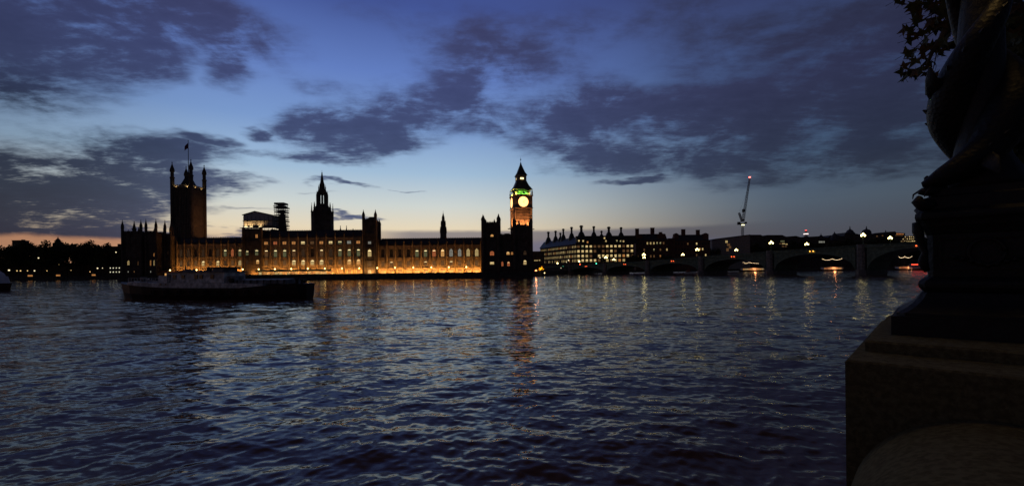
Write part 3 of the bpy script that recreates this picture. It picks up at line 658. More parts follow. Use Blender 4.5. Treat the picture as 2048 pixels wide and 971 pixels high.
# ---- the clock tower
YE = 350.0; zE = lambda py: PZ(1043, py, YE)-GZ
et = thing('clock_tower', 'tall clock tower with glowing yellow clock faces and a green lit belfry', 'tower', (PX(1042.5, YE, 430), YE, GZ), R(12))
h = 6.9
mm = M(); mm.cbox(0, 0, 0, zE(419), 2*h-1.0, 2*h-1.0)
mm.build('shaft', STONE, et)
rb = M()
for i in range(9):
    x = -h+1.2+i*(2*h-2.4)/8
    for rot_ in range(2):
        if rot_ == 0: rb.box(x-.16, x+.16, -h+.1, -h+.497, 10, zE(421))
        else: rb.box(-h+.1, -h+.497, x-.16, x+.16, 10, zE(421))
for i in range(22): rb.box(-h+.05, h-.05, -h+.2, -h+.52, 14+i*2.2, 14.25+i*2.2); rb.box(-h+.2, -h+.52, -h+.05, h-.05, 14+i*2.2, 14.25+i*2.2)
stuff(rb.build('tracery_relief', STONE, et))
for (x, y) in ((-1,-1),(1,-1),(1,1),(-1,1)): M().lathe(x*(h-.35), y*(h-.35), [(.8,0),(.8,zE(394.5))], 8).build('corner_buttress', STONE, et)
M().sqr(0, 0, [(h+.1, zE(419)), (h+.5, zE(417)), (h+.35, zE(416.5)), (h+.35, zE(395)), (h+.85, zE(393.5)), (h+.85, zE(392.3))]).build('clock_stage', STONE, et)
for i, y in ((0, 418), (1, 394)): M().cbox(0, 0, zE(y)-.2, zE(y)+.25, 2*h+1.5, 2*h+1.5).build('cornice', STONE, et)
hh = h+.35
for ang in (0, -90, 90, 180):
    fr = M(); n = 48
    pr = [(3.95*math.cos(2*math.pi*i/n), 3.95*math.sin(2*math.pi*i/n)) for i in range(n)]
    fr.extr([(x, z) for x, z in pr], -.30, -.004)
    f_ = fr.build('clock_face', CLOCKW, et, loc=(hh*math.sin(R(ang))*1.0, -hh*math.cos(R(ang)), zE(406)), rot=R(ang))
    rg = M()
    for i in range(n):
        a0, a1 = 2*math.pi*i/n, 2*math.pi*(i+1)/n
        for (ra, rb_, y) in ((3.9, 4.35, -.42),):
            rg.face([(ra*math.cos(a0), y, ra*math.sin(a0)), (rb_*math.cos(a0), y, rb_*math.sin(a0)), (rb_*math.cos(a1), y, rb_*math.sin(a1)), (ra*math.cos(a1), y, ra*math.sin(a1))][::-1])
            rg.face([(ra*math.cos(a0), y, ra*math.sin(a0)), (ra*math.cos(a1), y, ra*math.sin(a1)), (ra*math.cos(a1), -.3, ra*math.sin(a1)), (ra*math.cos(a0), -.3, ra*math.sin(a0))])
            rg.face([(rb_*math.cos(a0), y, rb_*math.sin(a0)), (rb_*math.cos(a1), y, rb_*math.sin(a1)), (rb_*math.cos(a1), 0, rb_*math.sin(a1)), (rb_*math.cos(a0), 0, rb_*math.sin(a0))][::-1])
    rg.build('dial_rim', IRON, f_)
    tk_ = M()
    for i in range(12):
        a = 2*math.pi*i/12; c_, s_ = math.cos(a), math.sin(a)
        tk_.face([(3.5*c_-.09*s_, -.33, 3.5*s_+.09*c_), (3.5*c_+.09*s_, -.33, 3.5*s_-.09*c_), (2.9*c_+.06*s_, -.33, 2.9*s_-.06*c_), (2.9*c_-.06*s_, -.33, 2.9*s_+.06*c_)])
    tk_.build('hour_marks', IRON, f_)
    for (L_, a, nm) in ((3.1, R(90-6*8), 'minute_hand'), (2.0, R(90-139), 'hour_hand')):
        c_, s_ = math.cos(a), math.sin(a); hm_ = M()
        hm_.face([(-.14*s_-.4*c_, -.38, .14*c_-.4*s_), (.14*s_-.4*c_, -.38, -.14*c_-.4*s_), (L_*c_+.05*s_, -.38, L_*s_-.05*c_), (L_*c_-.05*s_, -.38, L_*s_+.05*c_)])
        hm_.build(nm, IRON, f_)
# belfry stage with columns, lit green and yellow from inside
M().cbox(0, 0, zE(392.2), zE(381), 2*h-2.4, 2*h-2.4).build('belfry_core', STONE, et)
cm = M().cbox(0, 0, 0, zE(381.2)-zE(392.2), .38, .38).mesh('belfry_column', STONE)
for i in range(9):
    x = -h+.5+i*(2*h-1)/8
    for q in ((x, -h+.45), (x, h-.45), (-h+.45, x), (h-.45, x)):
        if abs(q[0]) < h-.5 and abs(q[1]) <= h or q[0] == x: put('belfry_column', cm, et, (q[0], q[1], zE(392.1)))
M().cbox(0, 0, zE(381), zE(379.6), 2*h+.6, 2*h+.6).build('cornice', STONE, et)
M().sqr(0, 0, [(h+.1, zE(379.5)), (h*.74, zE(372)), (h*.58, zE(365)), (h*.54, zE(363))]).build('lower_roof', IRON, et)
M().sqr(0, 0, [(h*.52, zE(363)), (h*.52, zE(353)), (h*.60, zE(352.3)), (h*.60, zE(351.3))]).build('lantern', STONE, et)
for ang in (0, -90):
    M().box(-1.3, 1.3, -.12, 0, 0, 1.3).build('lantern_light', WIN['Y'] if ang else TUBE, et, loc=(h*.53*math.sin(R(ang)), -h*.53*math.cos(R(ang))-.01, zE(360)), rot=R(ang))
M().sqr(0, 0, [(h*.60, zE(351.2)), (h*.40, zE(345)), (h*.22, zE(336)), (h*.10, zE(330)), (h*.04, zE(325))]).build('spire', IRON, et)
M().lathe(0, 0, [(.12, zE(326)), (.12, zE(320)), (.5, zE(319.5)), (.5, zE(318.3)), (.1, zE(317.8)), (.06, zE(314))], 8).build('finial', IRON, et)
for (x, y) in ((-1,-1),(1,-1),(1,1),(-1,1)): put('pinnacle', pinnacle_mesh(.42, 5.0), et, (x*(h+.3), y*(h+.3), zE(392)))
bl = light('belfry_light', 'POINT', (0,0,0), (.25,1,.12), 1, None); bpy.data.objects.remove(bl)
def belf(x, y, col, pw):
    o = M().cbox(0, 0, 0, .2, .5, .3).build('belfry_floodlight', WIN['g'], et, loc=(x, y, zE(392.1)+.02))
    light('belfry_light', 'SPOT', (-x*.04, -y*.09, .5), col, pw, o, .3, (-x*.12, -y*.25, 3.2), R(160), .6)
for x in (-3.2, 0, 3.2): belf(x, -h-.1, (.22,1,.10), 2400)
belf(-5.6, -h-.1, (.9,1,.15), 1500); belf(5.6, -h-.1, (1,.8,.2), 900)
for y in (-4, 0, 4): belf(-h-.1, y, (1,.8,.15), 1500)
# floods on the shaft below the clock
for k, (x, y, ax, ay) in enumerate(((-4, -h-3, -2, -h), (4, -h-3, 2, -h), (-h-3, -3, -h, -1), (-h-3, 3, -h, 1))):
    o = M().cbox(0, 0, 0, .4, .6, .6).build('shaft_floodlight', IRON, et, loc=(x, y, 34))
    light('shaft_light', 'SPOT', (0, 0, .8), (1,.36,.12), 7000, o, .3, (ax-x, ay-y, 7), R(120), .9)
# beam bracket carrying those floods
M().cbox(0, 0, 33.4, 33.99, 2*h+7, .5).build('lighting_gantry', IRON, et)

# ================================================================== TREES
def crown_mesh(name, lobes, n, leaf, mt, seed, stretch=1.0):
    g = np.random.RandomState(seed); vs = []; fs = []
    wts = np.array([l[3]**2 for l in lobes]); wts = wts/wts.sum()
    which = g.choice(len(lobes), n, p=wts)
    d = g.randn(n, 3); d /= np.linalg.norm(d, axis=1)[:, None]
    rr = (g.rand(n)**.45)[:, None]
    L = np.array(lobes)[which]
    c = L[:, :3] + d*rr*L[:, 3:4]*np.array([1, 1, .85*stretch])
    a = g.randn(n, 3); a /= np.linalg.norm(a, axis=1)[:, None]; b = np.cross(a, g.randn(n, 3)); b /= np.linalg.norm(b, axis=1)[:, None]
    s = leaf*(.5+g.rand(n))[:, None]
    v = np.stack([c-a*s, c+b*s*.6, c+a*s, c-b*s*.6], 1).reshape(-1, 3)
    me = bpy.data.meshes.new(name); me.vertices.add(len(v)); me.vertices.foreach_set('co', v.reshape(-1).astype(np.float32))
    me.loops.add(4*n); me.loops.foreach_set('vertex_index', np.arange(4*n, dtype=np.int32)); me.polygons.add(n)
    me.polygons.foreach_set('loop_start', (np.arange(n)*4).astype(np.int32)); me.polygons.foreach_set('loop_total', np.full(n, 4, np.int32))
    me.update(); me.materials.append(mt); return me
def make_tree_meshes(H, seed, mt, n=2600, leaf=.75):
    g = random.Random(seed); lobes = [(0, 0, H*.66, H*.24)]
    for i in range(13):
        a = g.uniform(0, 6.28); r = g.uniform(.12, .34)*H; lobes.append((r*math.cos(a), r*math.sin(a), H*g.uniform(.38, .84), H*g.uniform(.10, .18)))
    cr = crown_mesh('crown', lobes, n, leaf, mt, seed)
    m = M(); m.tube([(0,0,0),(.1,.1,H*.2),(0,.2,H*.45),(.2,0,H*.7)], [H*.022,H*.017,H*.012,H*.004], 7)
    for l in lobes[1:8]: m.tube([(0,.1,H*.28),(l[0]*.5,l[1]*.5,l[2]*.75),(l[0],l[1],l[2])], [H*.009,H*.006,H*.002], 5)
    return cr, m.mesh('trunk', BARK)
TM = [make_tree_meshes(30, 11+i, LEAFD) for i in range(4)]
TMa = None
def tree(name, px, Y, top_py, label, group, k=0, base=GZ, wide=1.0, ms=None):
    x = PX(px, Y, top_py); H = PZ(px, top_py, Y)-base; s = H/29.0
    t = thing(name, label, 'tree', (x, Y, base), rnd.uniform(0, 6.28), group); t.scale = (s*wide, s*wide, s)
    cr, tr = (ms or TM)[k % 4]; put('crown', cr, t); put('trunk', tr, t); return t
left_trees = [(4,484,'cropped by the left edge of the picture'),(22,486,'beside the flat-roofed house far left'),(44,484,'just right of the flat-roofed house'),(64,480,'with a humped crown above the street lamp'),
 (82,489,'lowest in the dip of the treeline'),(99,486,'left of the little cupola'),(116,481,'beneath the little cupola'),(134,479,'tallest, right of the cupola'),(150,481,'broad, in the middle of the garden row'),
 (166,479,'tall, with a ragged top, in the right half of the garden row'),(184,481,'fourth from the palace end of the garden row'),(201,484,'third from the palace end of the garden row'),(217,487,'second from the palace end of the garden row'),(234,491,'lowest, beside the leftmost palace pavilion')]
for i, (px, py, lb) in enumerate(left_trees):
    tree('garden_tree', px, 478+rnd.uniform(0, 22), py-1, 'dark riverside tree ' + lb, 'trees in the riverside garden', i, wide=rnd.uniform(.72, .86))
for i, px in enumerate((-60, -38, -16)): tree('garden_tree', px, 490, 486, 'dark riverside tree out beyond the left edge, ' + ('farthest out', 'middle of three', 'nearest the edge')[i], 'trees in the riverside garden', i, wide=.8)
# low planting behind the trees that closes the gaps under the crowns
hd = M()
for i in range(46):
    x = -700+i*9.6; hd.box(x, x+9.65, 508+rnd.random()*2, 516, GZ-.1, GZ+rnd.uniform(15, 19))
# built as terraces of dark houses behind the garden
ht = thing('garden_terrace', 'row of dark houses behind the garden trees at far left', 'building', (0, 0, 0)); hd.build('wall', STONED, ht)
cp = thing('cupola_roof', 'small cupola with a spike poking above the left treeline', 'turret', (PX(116, 520, 480), 520, GZ))
zz = lambda py: PZ(116, py, 520)-GZ
M().lathe(0, 0, [(4.5,0),(4.5,zz(486)),(2.6,zz(484)),(2.2,zz(481)),(2.5,zz(480.5)),(1.5,zz(478)),(.5,zz(476)),(.2,zz(473))], 8).build('dome', SLATE, cp)
fh = thing('flat_roofed_house', 'dark flat-topped house rising behind the trees at far left', 'building', (PX(24, 525, 480), 525, GZ))
zz = lambda py: PZ(33, py, 525)-GZ; wdt = PX(42, 525, 480)-PX(24, 525, 480)
M().box(0, wdt, 0, 9, 0, zz(481)).build('wall', STONED, fh); M().box(-.4, wdt+.4, -.4, 9.4, zz(481)+.003, zz(480)).build('roof', SLATE, fh); M().box(wdt*.82, wdt*.98, 2, 5, zz(480)+.005, zz(478.5)).build('chimney', BRICK, fh)
kh = thing('low_lit_building', 'low dark building with two rows of small cold lit windows left of the palace', 'building', (PX(214, 474, 540), 476, GZ))
wdt = PX(243, 476, 540)-PX(214, 476, 540)
kops = []; kw = []
for i in range(5):
    for py in (535.5, 543.5):
        cx = PX(217+i*6, 476, py)-PX(214, 476, 540); zc = PZ(228, py, 476)-GZ; kops.append((cx-.6, cx+.6, zc-.55, zc+.55)); kw.append((cx, zc-.55))
M().wall(0, wdt, 0, 9.5, 0, kops, .3).box(0, wdt, .4, 10, 0, 9.49).build('wall', STONED, kh)
M().box(-.3, wdt+.3, -.3, 10.3, 9.503, 9.9).build('roof', SLATE, kh)
wcold = glow('cold_window', (.95,.90,.62), 1.0)
for x, z in kw: put('window', window_mesh(1.2, 1.1, 'plain'), kh, (x, .15, z), None, [None, wcold, wcold])
wl = thing('chimneyed_house', 'dark roof with a chimney just left of the palace', 'building', (PX(218, 540, 490), 540, GZ))
wdt = PX(246, 540, 490)-PX(218, 540, 490); zz = lambda py: PZ(232, py, 540)-GZ
M().box(0, wdt, 0, 10, 0, zz(492)).build('wall', BRICK, wl); M().box(wdt*.45, wdt*.58, 3, 6, zz(492)+.002, zz(487)).build('chimney', BRICK, wl)
# street lamps and lit kiosks in the garden
def glowlamp(px, py, Y, label, m=LAMPT, r=.45, base=GZ, group='small lamps along the far banks', cat='lamp', name='street_lamp'):
    t = thing(name, label, cat, (PX(px, Y, py), Y, base), 0, group); z = PZ(px, py, Y)-base
    M().lathe(0, 0, [(.16,0),(.1,.6),(.07,z-r)], 6).build('post', IRON, t)
    M().lathe(0, 0, [(.1,z-r+.003),(r*.8,z-r*.6),(r,z),(r*.8,z+r*.6),(.1,z+r)], 8).build('lamp_head', m, t, True); return t
DIMY = glow('dim_amber_lamp', (1,.66,.25), 1.3); DIMW = glow('dim_pale_lamp', (1,.84,.5), 1.3)
for px, py, lb, m, r in ((77,515.5,'small white lamp high among the dark trees at far left',DIMW,.6),(232,504,'small white lamp high beside the leftmost pavilion',DIMW,.55),(118,528,'faint lamp deep among the trees below the cupola',DIMY,.3),
    (18,540,'pale lamp behind the stern of the white boat at the left edge',DIMW,.8),(34,541,'first amber lamp low under the left trees',DIMY,.5),(41,541,'second amber lamp low under the left trees',DIMY,.55),(55,541,'amber lamp under the humped tree',DIMY,.45),(69,541,'bright amber lamp under the trees below the high white lamp',DIMW,.6),
    (94,541,'faint lamp below the dip in the treeline',DIMY,.35),(195,536,'bright yellow lamp near the low lit building',DIMW,.65),(205,535.5,'cold white lamp beside the low lit building',DIMW,.4),(180,543,'dim lamp left of the low lit building',DIMY,.4),(142,540,'very faint lamp beneath the middle of the tree row',DIMY,.28)):
    glowlamp(px, py, 472, lb, m, r)
for px, w_, lb in ((60,6,'dim lit kiosk under the trees at far left'),(116,5,'small amber kiosk below the cupola tree'),(187,4.5,'orange lit kiosk near the low lit building')):
    t = thing('garden_kiosk', lb, 'kiosk', (PX(px, 473, 542), 473, GZ)); M().box(-w_/2, w_/2, .2, 3, 0, 3.2).build('wall', STONED, t)
    M().box(-w_*.42, w_*.42, 0, .19, .9, 2.4).build('lit_panel', WIN['o'], t); M().extrx([(-.5,3.2),(3.3,3.2),(1.6,4.4)], -w_/2-.3, w_/2+.3).build('roof', SLATE, t)

# ================================================================== RIGHT BANK OF THE PHOTO: OFFICES, BRICK BLOCKS
def facade(t, ox, oy, rz, L, H, rows, ncol, wd, codes, m, depth=18, style='office', z0=0.0):
    ops = []; wins = []; cw = L/ncol; c_, s_ = math.cos(rz), math.sin(rz)
    for ri, (zc, ht) in enumerate(rows):
        for i in range(ncol):
            cx = (i+.5)*cw; ops.append((cx-wd/2, cx+wd/2, zc-ht/2, zc+ht/2)); wins.append((cx, zc-ht/2, ht, codes(ri, i)))
    mm = M(); mm.wall(0, L, z0, H, 0, ops, .35); mm.box(0, L, .5, depth, z0, H-.01); mm.build('wall', m, t, loc=(ox, oy, 0), rot=rz)
    rb = M()
    for i in range(ncol+1): rb.box(max(0, i*cw-.25), min(L, i*cw+.25), -.45, -.004, z0, H)
    for zc, ht in rows: rb.box(0, L, -.2, -.006, zc-ht/2-.55, zc-ht/2-.2)
    rb.build('wall_ribs', m, t, loc=(ox, oy, 0), rot=rz)
    for x, z, ht, c in wins:
        window(t, ox+x*c_-.2*s_, oy+x*s_+.2*c_, z, wd, ht, c, style, rz)
YP = 520.0
po = thing('chimneyed_office_block', 'large dark office block with tall roof chimneys and rows of lit windows', 'building', (PX(1153, YP, 500), YP, GZ))
zp = lambda py, px=1180: PZ(px, py, YP)-GZ
rowsP = [(zp(520.5),2.9),(zp(511.5),2.9),(zp(502),2.9),(zp(492.5),2.5)]
Lr_ = PX(1268, YP, 500)-PX(1153, YP, 500)
lit4 = ["YYYYYmdyTyoydm", "YYymdYYYYYyoYm", "YYYYmdmmYmdmmY", "mwYYmmmYYYYmYY"]
lit4 = [l.replace('w','g') for l in lit4]
facade(po, 0, 0, 0, Lr_, zp(487), rowsP, 14, 2.7, lambda r, i: lit4[r][i], STONED)
lx0, ly0 = PX(1081, 620, 500)-PX(1153, YP, 500), 100.0
Lf = math.hypot(lx0, ly0); rzf = math.atan2(-ly0, -lx0)
g5 = random.Random(3)
facade(po, lx0, ly0, rzf, Lf, zp(487), rowsP, 26, 2.2, lambda r, i: g5.choice('yyyoymyY') if r > 0 else g5.choice('yymydyo'), STONED)
# mansard roofs with chimneys
M().extrx([(-.3, zp(487)+.02), (18.3, zp(487)+.02), (11, zp(470.5)), (7, zp(470.5))], .5, Lr_+4).build('roof', LEAD, po)
M().extrx([(-.3, zp(487)+.03), (18.3, zp(487)+.03), (11, zp(471.5)), (7, zp(471.5))], -4, Lf-3).build('roof', LEAD, po, loc=(lx0, ly0, 0), rot=rzf)
dor = M().box(-1.0, 1.0, -.5, 2, 0, 2.4).mesh('dormer', LEAD)
for px, py, c in ((1158,481,'Y'),(1166.5,481.5,'Y'),(1175,484,'o'),(1210,476,'Y'),(1212,482,'y'),(1234,482,'g'),(1241,483,'g'),(1247,483,'y')):
    z = zp(py)-1.2; f = (z-zp(487))/(zp(470.5)-zp(487)); o = put('dormer', dor, po, (PX(px, YP, py)-PX(1153, YP, 500), -.3+7.3*f, z))
    window(o, 0, -.75, .3, 1.7, 1.9, c, 'plain')
for px, py, wpx, on in ((1097.5,463,5,0),(1112,461,4.5,0),(1121.5,465,4,0),(1127.5,457,4.5,0),(1144,453.5,5,0),(1162.5,450.5,6.5,1),(1187.5,452,5,1),(1203,461,4,1),(1217.5,453,6,1),(1242,454,5,1)):
    if on: x, y = PX(px, YP+9, py)-PX(1153, YP, 500), 9.0
    else:
        k_ = (px-1024)/F; tt = 0.5
        a0, a1 = 0.0, 1.0
        for _ in range(30):
            am = (a0+a1)/2; X_ = PX(1153, YP, 500)+lx0*(1-am)+6; Y_ = YP+ly0*(1-am)+7
            if X_/Y_ > k_: a1 = am
            else: a0 = am
        x, y = lx0*(1-am)+6, ly0*(1-am)+7
    Yc = YP+y; s_ = Yc/F; top = PZ(px, py, Yc)-GZ; rl = zp(474)
    cm_ = M(); w2 = wpx*s_/2
    cm_.lathe(0, 0, [(w2*2.9, rl-3), (w2*2.6, rl+1), (w2*1.4, rl+ (top-rl)*.42), (w2*.8, rl+(top-rl)*.5), (w2*.8, top-2), (w2*1.25, top-1.7), (w2*1.25, top-.9), (w2*.9, top-.8), (w2*.9, top)], 10)
    cm_.build('chimney', LEAD, po, loc=(x, y, 0))
def brick_block(label, p0, p1, Y, eave, ridge, chims, rows, gab=(), m=BRICK):
    xa = PX(p0, Y, eave); L = PX(p1, Y, eave)-xa; pm = (p0+p1)/2; Z = lambda py: PZ(pm, py, Y)-GZ
    t = thing('brick_block', label, 'building', (xa, Y, GZ)); H = Z(eave)
    ops = []; ws = []
    n = int(L/3.6)
    for ri, (py, s) in enumerate(rows):
        for i in range(n):
            cx = (i+.5)*L/n; zc = Z(py); ops.append((cx-.85, cx+.85, zc-1.3, zc+1.3)); ws.append((cx, zc-1.3, s[i % len(s)]))
    M().wall(0, L, 0, H, 0, ops, .35).box(0, L, .5, 16, 0, H-.01).build('wall', m, t)
    for x, z, c in ws: window(t, x, .2, z, 1.7, 2.6, c, 'office')
    M().box(-.3, L+.3, -.4, 16.4, H+.003, H+.5).build('cornice', STONED, t)
    M().extrx([(-.2, H+.503), (16.2, H+.503), (9, Z(ridge)), (7, Z(ridge))], 1.5, L-1.5).build('roof', SLATE, t)
    for a, b, tp in gab:
        x0, x1 = PX(a, Y, tp)-xa, PX(b, Y, tp)-xa
        M().extr([(x0, H+.51), (x1, H+.51), (x1, Z(tp)-1.5), ((x0+x1)/2, Z(tp)), (x0, Z(tp)-1.5)], 1, 6).build('gable', m, t)
    for px, tp, w_ in chims:
        x = PX(px, Y, tp)-xa; s_ = w_*Y/F/2
        M().box(x-s_, x+s_, 6, 9, Z(ridge)-3, Z(tp)-.6).box(x-s_-.25, x+s_+.25, 5.8, 9.2, Z(tp)-.597, Z(tp)).build('chimney', m, t)
    return t
brick_block('dark brick block with two chimneys and a lit top row beside the lit offices', 1272, 1337, 545, 480, 466.5, ((1277.5,455.5,6.5),(1308.5,454,7),(1325,463,5.5)), ((486,'dddyyyggmdddd'),(499,'ddmddgdmdydd'),(512,'mdgdmmdoddmd')), ((1270,1285,468),(1316,1332,466)))
brick_block('dark brick block with a pair of square chimneys, left of the construction crane', 1349, 1420, 560, 481, 468, ((1371,457,7),(1400.5,458.5,6.5)), ((487,'ddddmddYdddddY'),(498,'dddddddOOYddd'),(510,'ddmddddmddYddd')), ((1349,1358,465),(1407,1418,465.5)))
lk = thing('brick_link', 'low dark range joining the two chimneyed brick blocks', 'building', (PX(1337, 556, 490), 556, GZ))
M().box(0, PX(1350, 556, 490)-PX(1337, 556, 490), 0, 12, 0, PZ(1343, 476, 556)-GZ).build('wall', BRICK, lk)
def grey_block(name, label, p0, p1, Y, pts, m, depth=22, wins=()):
    xa = PX(p0, Y, 480); pm = (p0+p1)/2
    t = thing(name, label, 'building', (xa, Y, GZ))
    prof = [(0, 0), (PX(p1, Y, 480)-xa, 0)] + [(PX(px, Y, py)-xa, PZ(px, py, Y)-GZ) for px, py in pts[::-1]]
    M().extr(prof, 0, depth).build('wall', m, t)
    top = [(PX(px, Y, py)-xa, PZ(px, py, Y)-GZ) for px, py in pts]
    M().extr([(x, z+.01) for x, z in top] + [(x, z+1.0) for x, z in top[::-1]], -.8, depth+.8).build('roof', SLATE, t)
    for px, py, wd, ht, c in wins:
        put('window', window_mesh(wd, ht, 'office'), t, (PX(px, Y, py)-xa, -.17, PZ(px, py, Y)-GZ-ht/2), None, [None, WIN[c.lower() if c not in WIN else c], TUBE if c == 'Y' else WIN.get(c, GLASS)])
    return t
grey_block('concrete_block', 'pale concrete block with a sloping roof in front of the crane', 1424, 1500, 600, [(1424,481),(1431,478.5),(1500,470)], CONC, wins=((1453,483,3,3,'y'),(1457,489,4,3,'m'),(1460,494,3,3,'m'),(1455,499,3,4,'m')))
grey_block('concrete_block', 'dark long-roofed block behind the crane foot', 1496, 1528, 640, [(1496,470.5),(1521,470.5),(1527,474)], STONED)
grey_block('concrete_block', 'dark block with three rows of dim lights between two bridge lamps', 1526, 1571, 660, [(1526,473),(1534,471),(1564,471),(1571,474)], STONED, wins=((1563,482,3,1.8,'g'),(1567,482,3,1.8,'g'),(1561,487,3,1.4,'m'),(1567,487,4,1.4,'y'),(1573,488,3,1.4,'y'),(1566,492.5,3,1.4,'m'),(1572,492.5,3,1.4,'m')))
grey_block('rooftop_skyline', 'low dark roofline left of the distant communications tower', 1570, 1640, 800, [(1570,474),(1592,472.5),(1600,475),(1640,473)], STONED, wins=((1643-4,483.5,2.4,3,'w'),(1646-4,483.5,2.4,3,'w')))
grey_block('stepped_skyline', 'dark stepped mass of roofs between the small pointed roofs', 1640, 1700, 820, [(1640,474),(1655,476),(1662,471),(1676,471),(1680,473),(1688,473),(1690,466),(1700,466)], STONED, wins=((1644,483.5,2.4,3,'w'),(1648,483.5,2.4,3,'w')))
grey_block('domed_mansion_block', 'dark mansion block carrying the two pointed domes', 1696, 1768, 830, [(1696,470),(1712,468),(1720,470),(1744,470),(1752,467),(1768,468)], STONED, wins=((1754,472,2.5,2,'m'),(1768-3,471,2.5,2,'m')))
grey_block('square_topped_block', 'dark block with an orange lit upper floor left of the stepped lit roof', 1768, 1810, 830, [(1768,465),(1790,463.5),(1792,466),(1810,467)], STONED, wins=tuple((1794+i*3, 467.5, 2.0, 2.4, 'r' if i % 2 else 'o') for i in range(5))+tuple((1792+i*4, 470.5, 2.0, 1.4, 'm') for i in range(4)))
def small_spire(label, px, Y, pts, gz=GZ, m=SLATE):
    s_ = Y/F; t = thing('pointed_dome', label, 'dome', (PX(px, Y, 470), Y, gz))
    M().lathe(0, 0, [(hw*s_, PZ(px, py, Y)-gz) for hw, py in pts], 8, R(22.5)).build('dome', m, t)
small_spire('tall pointed dome with a spike, left of the pair above the bridge', 1700, 840, [(9,480),(9,466),(7,464),(5,460.5),(2,458.5),(1,457),(.5,452)])
small_spire('pointed dome with a spike directly behind a triple lamp, right of the pair', 1733, 842, [(9,480),(8.5,467),(8,463),(6,459.5),(2,458),(1,456),(.5,452)])
small_spire('small pointed roof just right of the distant communications tower', 1642, 800, [(4,480),(4,472.5),(2,470.5),(.6,469),(.3,466)])
small_spire('small pyramid roof midway along the right skyline', 1669, 805, [(7,480),(6.5,472),(3,468),(.8,465),(.4,463)])
small_spire('thin lone chimney-like spike right of the pair of pointed domes', 1771.5, 825, [(1.6,480),(1.2,465),(.6,460)])
# stepped lit building (rounded tiers of light)
tb = thing('tiered_lit_building', 'rounded stepped building with bright rows of windows at the right end of the bridge', 'building', (PX(1817, 780, 480), 780, GZ))
s_ = 780/F; zt_ = lambda py: PZ(1817, py, 780)-GZ
for hw, y0, y1 in ((19, 560, 479.8), (14.5, 479.7, 475.6), (9, 475.5, 471.5)):
    M().lathe(0, 0, [(hw*s_, max(0, zt_(y0))+.004), (hw*s_, zt_(y1))], 20, 0, .5).build('tier_wall', STONED, tb)
for hw, py, n in ((19.05, 482.6, 13), (14.55, 478, 9), (9.05, 473.6, 6)):
    for i in range(n):
        a = R(200+140*i/(n-1)); c = rnd.choice('YYyY') if i not in (1,) else 'm'
        put('window', window_mesh(2.4, 1.5, 'plain'), tb, (hw*s_*math.cos(a), hw*s_*.5*math.sin(a)-.15, zt_(py)-.7), math.atan2(.5*math.sin(a), math.cos(a)*.9)+R(90), [None, WIN[c], TUBE if c == 'Y' else WIN[c]])
# distant communications tower
bt = thing('communications_tower', 'distant round communications tower with a white ring and a red top light', 'tower', (PX(1612, 2000, 470), 2000, 0)); s_ = 2000/F; z_ = lambda py: PZ(1612, py, 2000)
M().lathe(0, 0, [(2.6*s_, 0), (2.6*s_, z_(475)), (4*s_, z_(474)), (4*s_, z_(472)), (2.4*s_, z_(471.5)), (2.4*s_, z_(468.6)), (3.8*s_, z_(468.5))], 14).build('shaft', CONC, bt)
M().lathe(0, 0, [(4.2*s_, z_(468.4)), (4.2*s_, z_(466.6))], 14).build('light_ring', glow('ring_light', (1,.78,.75), 1.6), bt)
M().lathe(0, 0, [(3*s_, z_(466.5)), (2*s_, z_(463)), (1.6*s_, z_(461.2))], 12).build('crown', CONC, bt)
M().lathe(0, 0, [(1.8*s_, z_(461.1)), (1.8*s_, z_(459.4))], 12).build('top_lamp', glow('tower_red', (1,.12,.10), 1.6), bt)
# tower crane
YK = 700.0; s_ = YK/F
ck = thing('tower_crane', 'tall construction crane with its jib raised steeply and a red tip light', 'crane', (PX(1485, YK, 460), YK, GZ)); z_ = lambda py: PZ(1485, py, YK)-GZ
def lattice(m, a, b, w0, w1, n, r=.14):
    a, b = Vector(a), Vector(b); d = (b-a).normalized(); u = Vector((0,1,0)); v = d.cross(u).normalized()
    P_ = lambda f, i, j: a+(b-a)*f+(u*i+v*j)*(w0+(w1-w0)*f)/2
    for i, j in ((-1,-1),(1,-1),(1,1),(-1,1)): m.tube([P_(0,i,j), P_(1,i,j)], r*1.5, 4)
    for k in range(n):
        f0, f1 = k/n, (k+1)/n
        for (i,j),(p,q) in (((-1,-1),(-1,1)),((1,-1),(1,1)),((-1,-1),(1,-1)),((-1,1),(1,1))):
            m.tube([P_(f0,i,j), P_(f1,p,q)], r, 4); m.tube([P_(f0,i,j), P_(f0,p,q)], r, 4)
lm = M(); lattice(lm, (0,0,0), (0,0,z_(451)), 2.6, 2.6, 22, .16); lm.build('mast', CRANEW, ck)
jb = M(); tip = (PX(1499.5, YK, 356)-PX(1485, YK, 460), 0, z_(356)); lattice(jb, (.6,0,z_(443)), tip, 3.2, 1.6, 26, .15); jb.build('jib', CRANEW, ck)
aa = M(); lattice(aa, (-.5,0,z_(443)), (PX(1478, YK, 425)-PX(1485, YK, 460), 0, z_(425)), 2.2, 2.0, 6, .2); aa.build('back_frame', CRANEW, ck)
M().box(-7.5, 3, -1.6, 1.6, z_(449), z_(446.4)).box(-7.5, -3.5, -1.4, 1.4, z_(446.3), z_(443.5)).box(3.6, 6.5, -1.2, 1.2, z_(447), z_(443.6)).build('slewing_platform', IRON, ck)
M().box(-2.4, 2.2, -2.1, -1.65, z_(450.3), z_(449.1)).build('cab_light', glow('cab_light', (1,.9,.4), 5), ck)
M().lathe(tip[0], 0, [(.3,tip[2]+.3),(1.5,tip[2]+.6),(1.5,tip[2]+1.9),(.3,tip[2]+2.3)], 8).build('tip_lamp', glow('tip_red', (1,.16,.13), 5), ck)
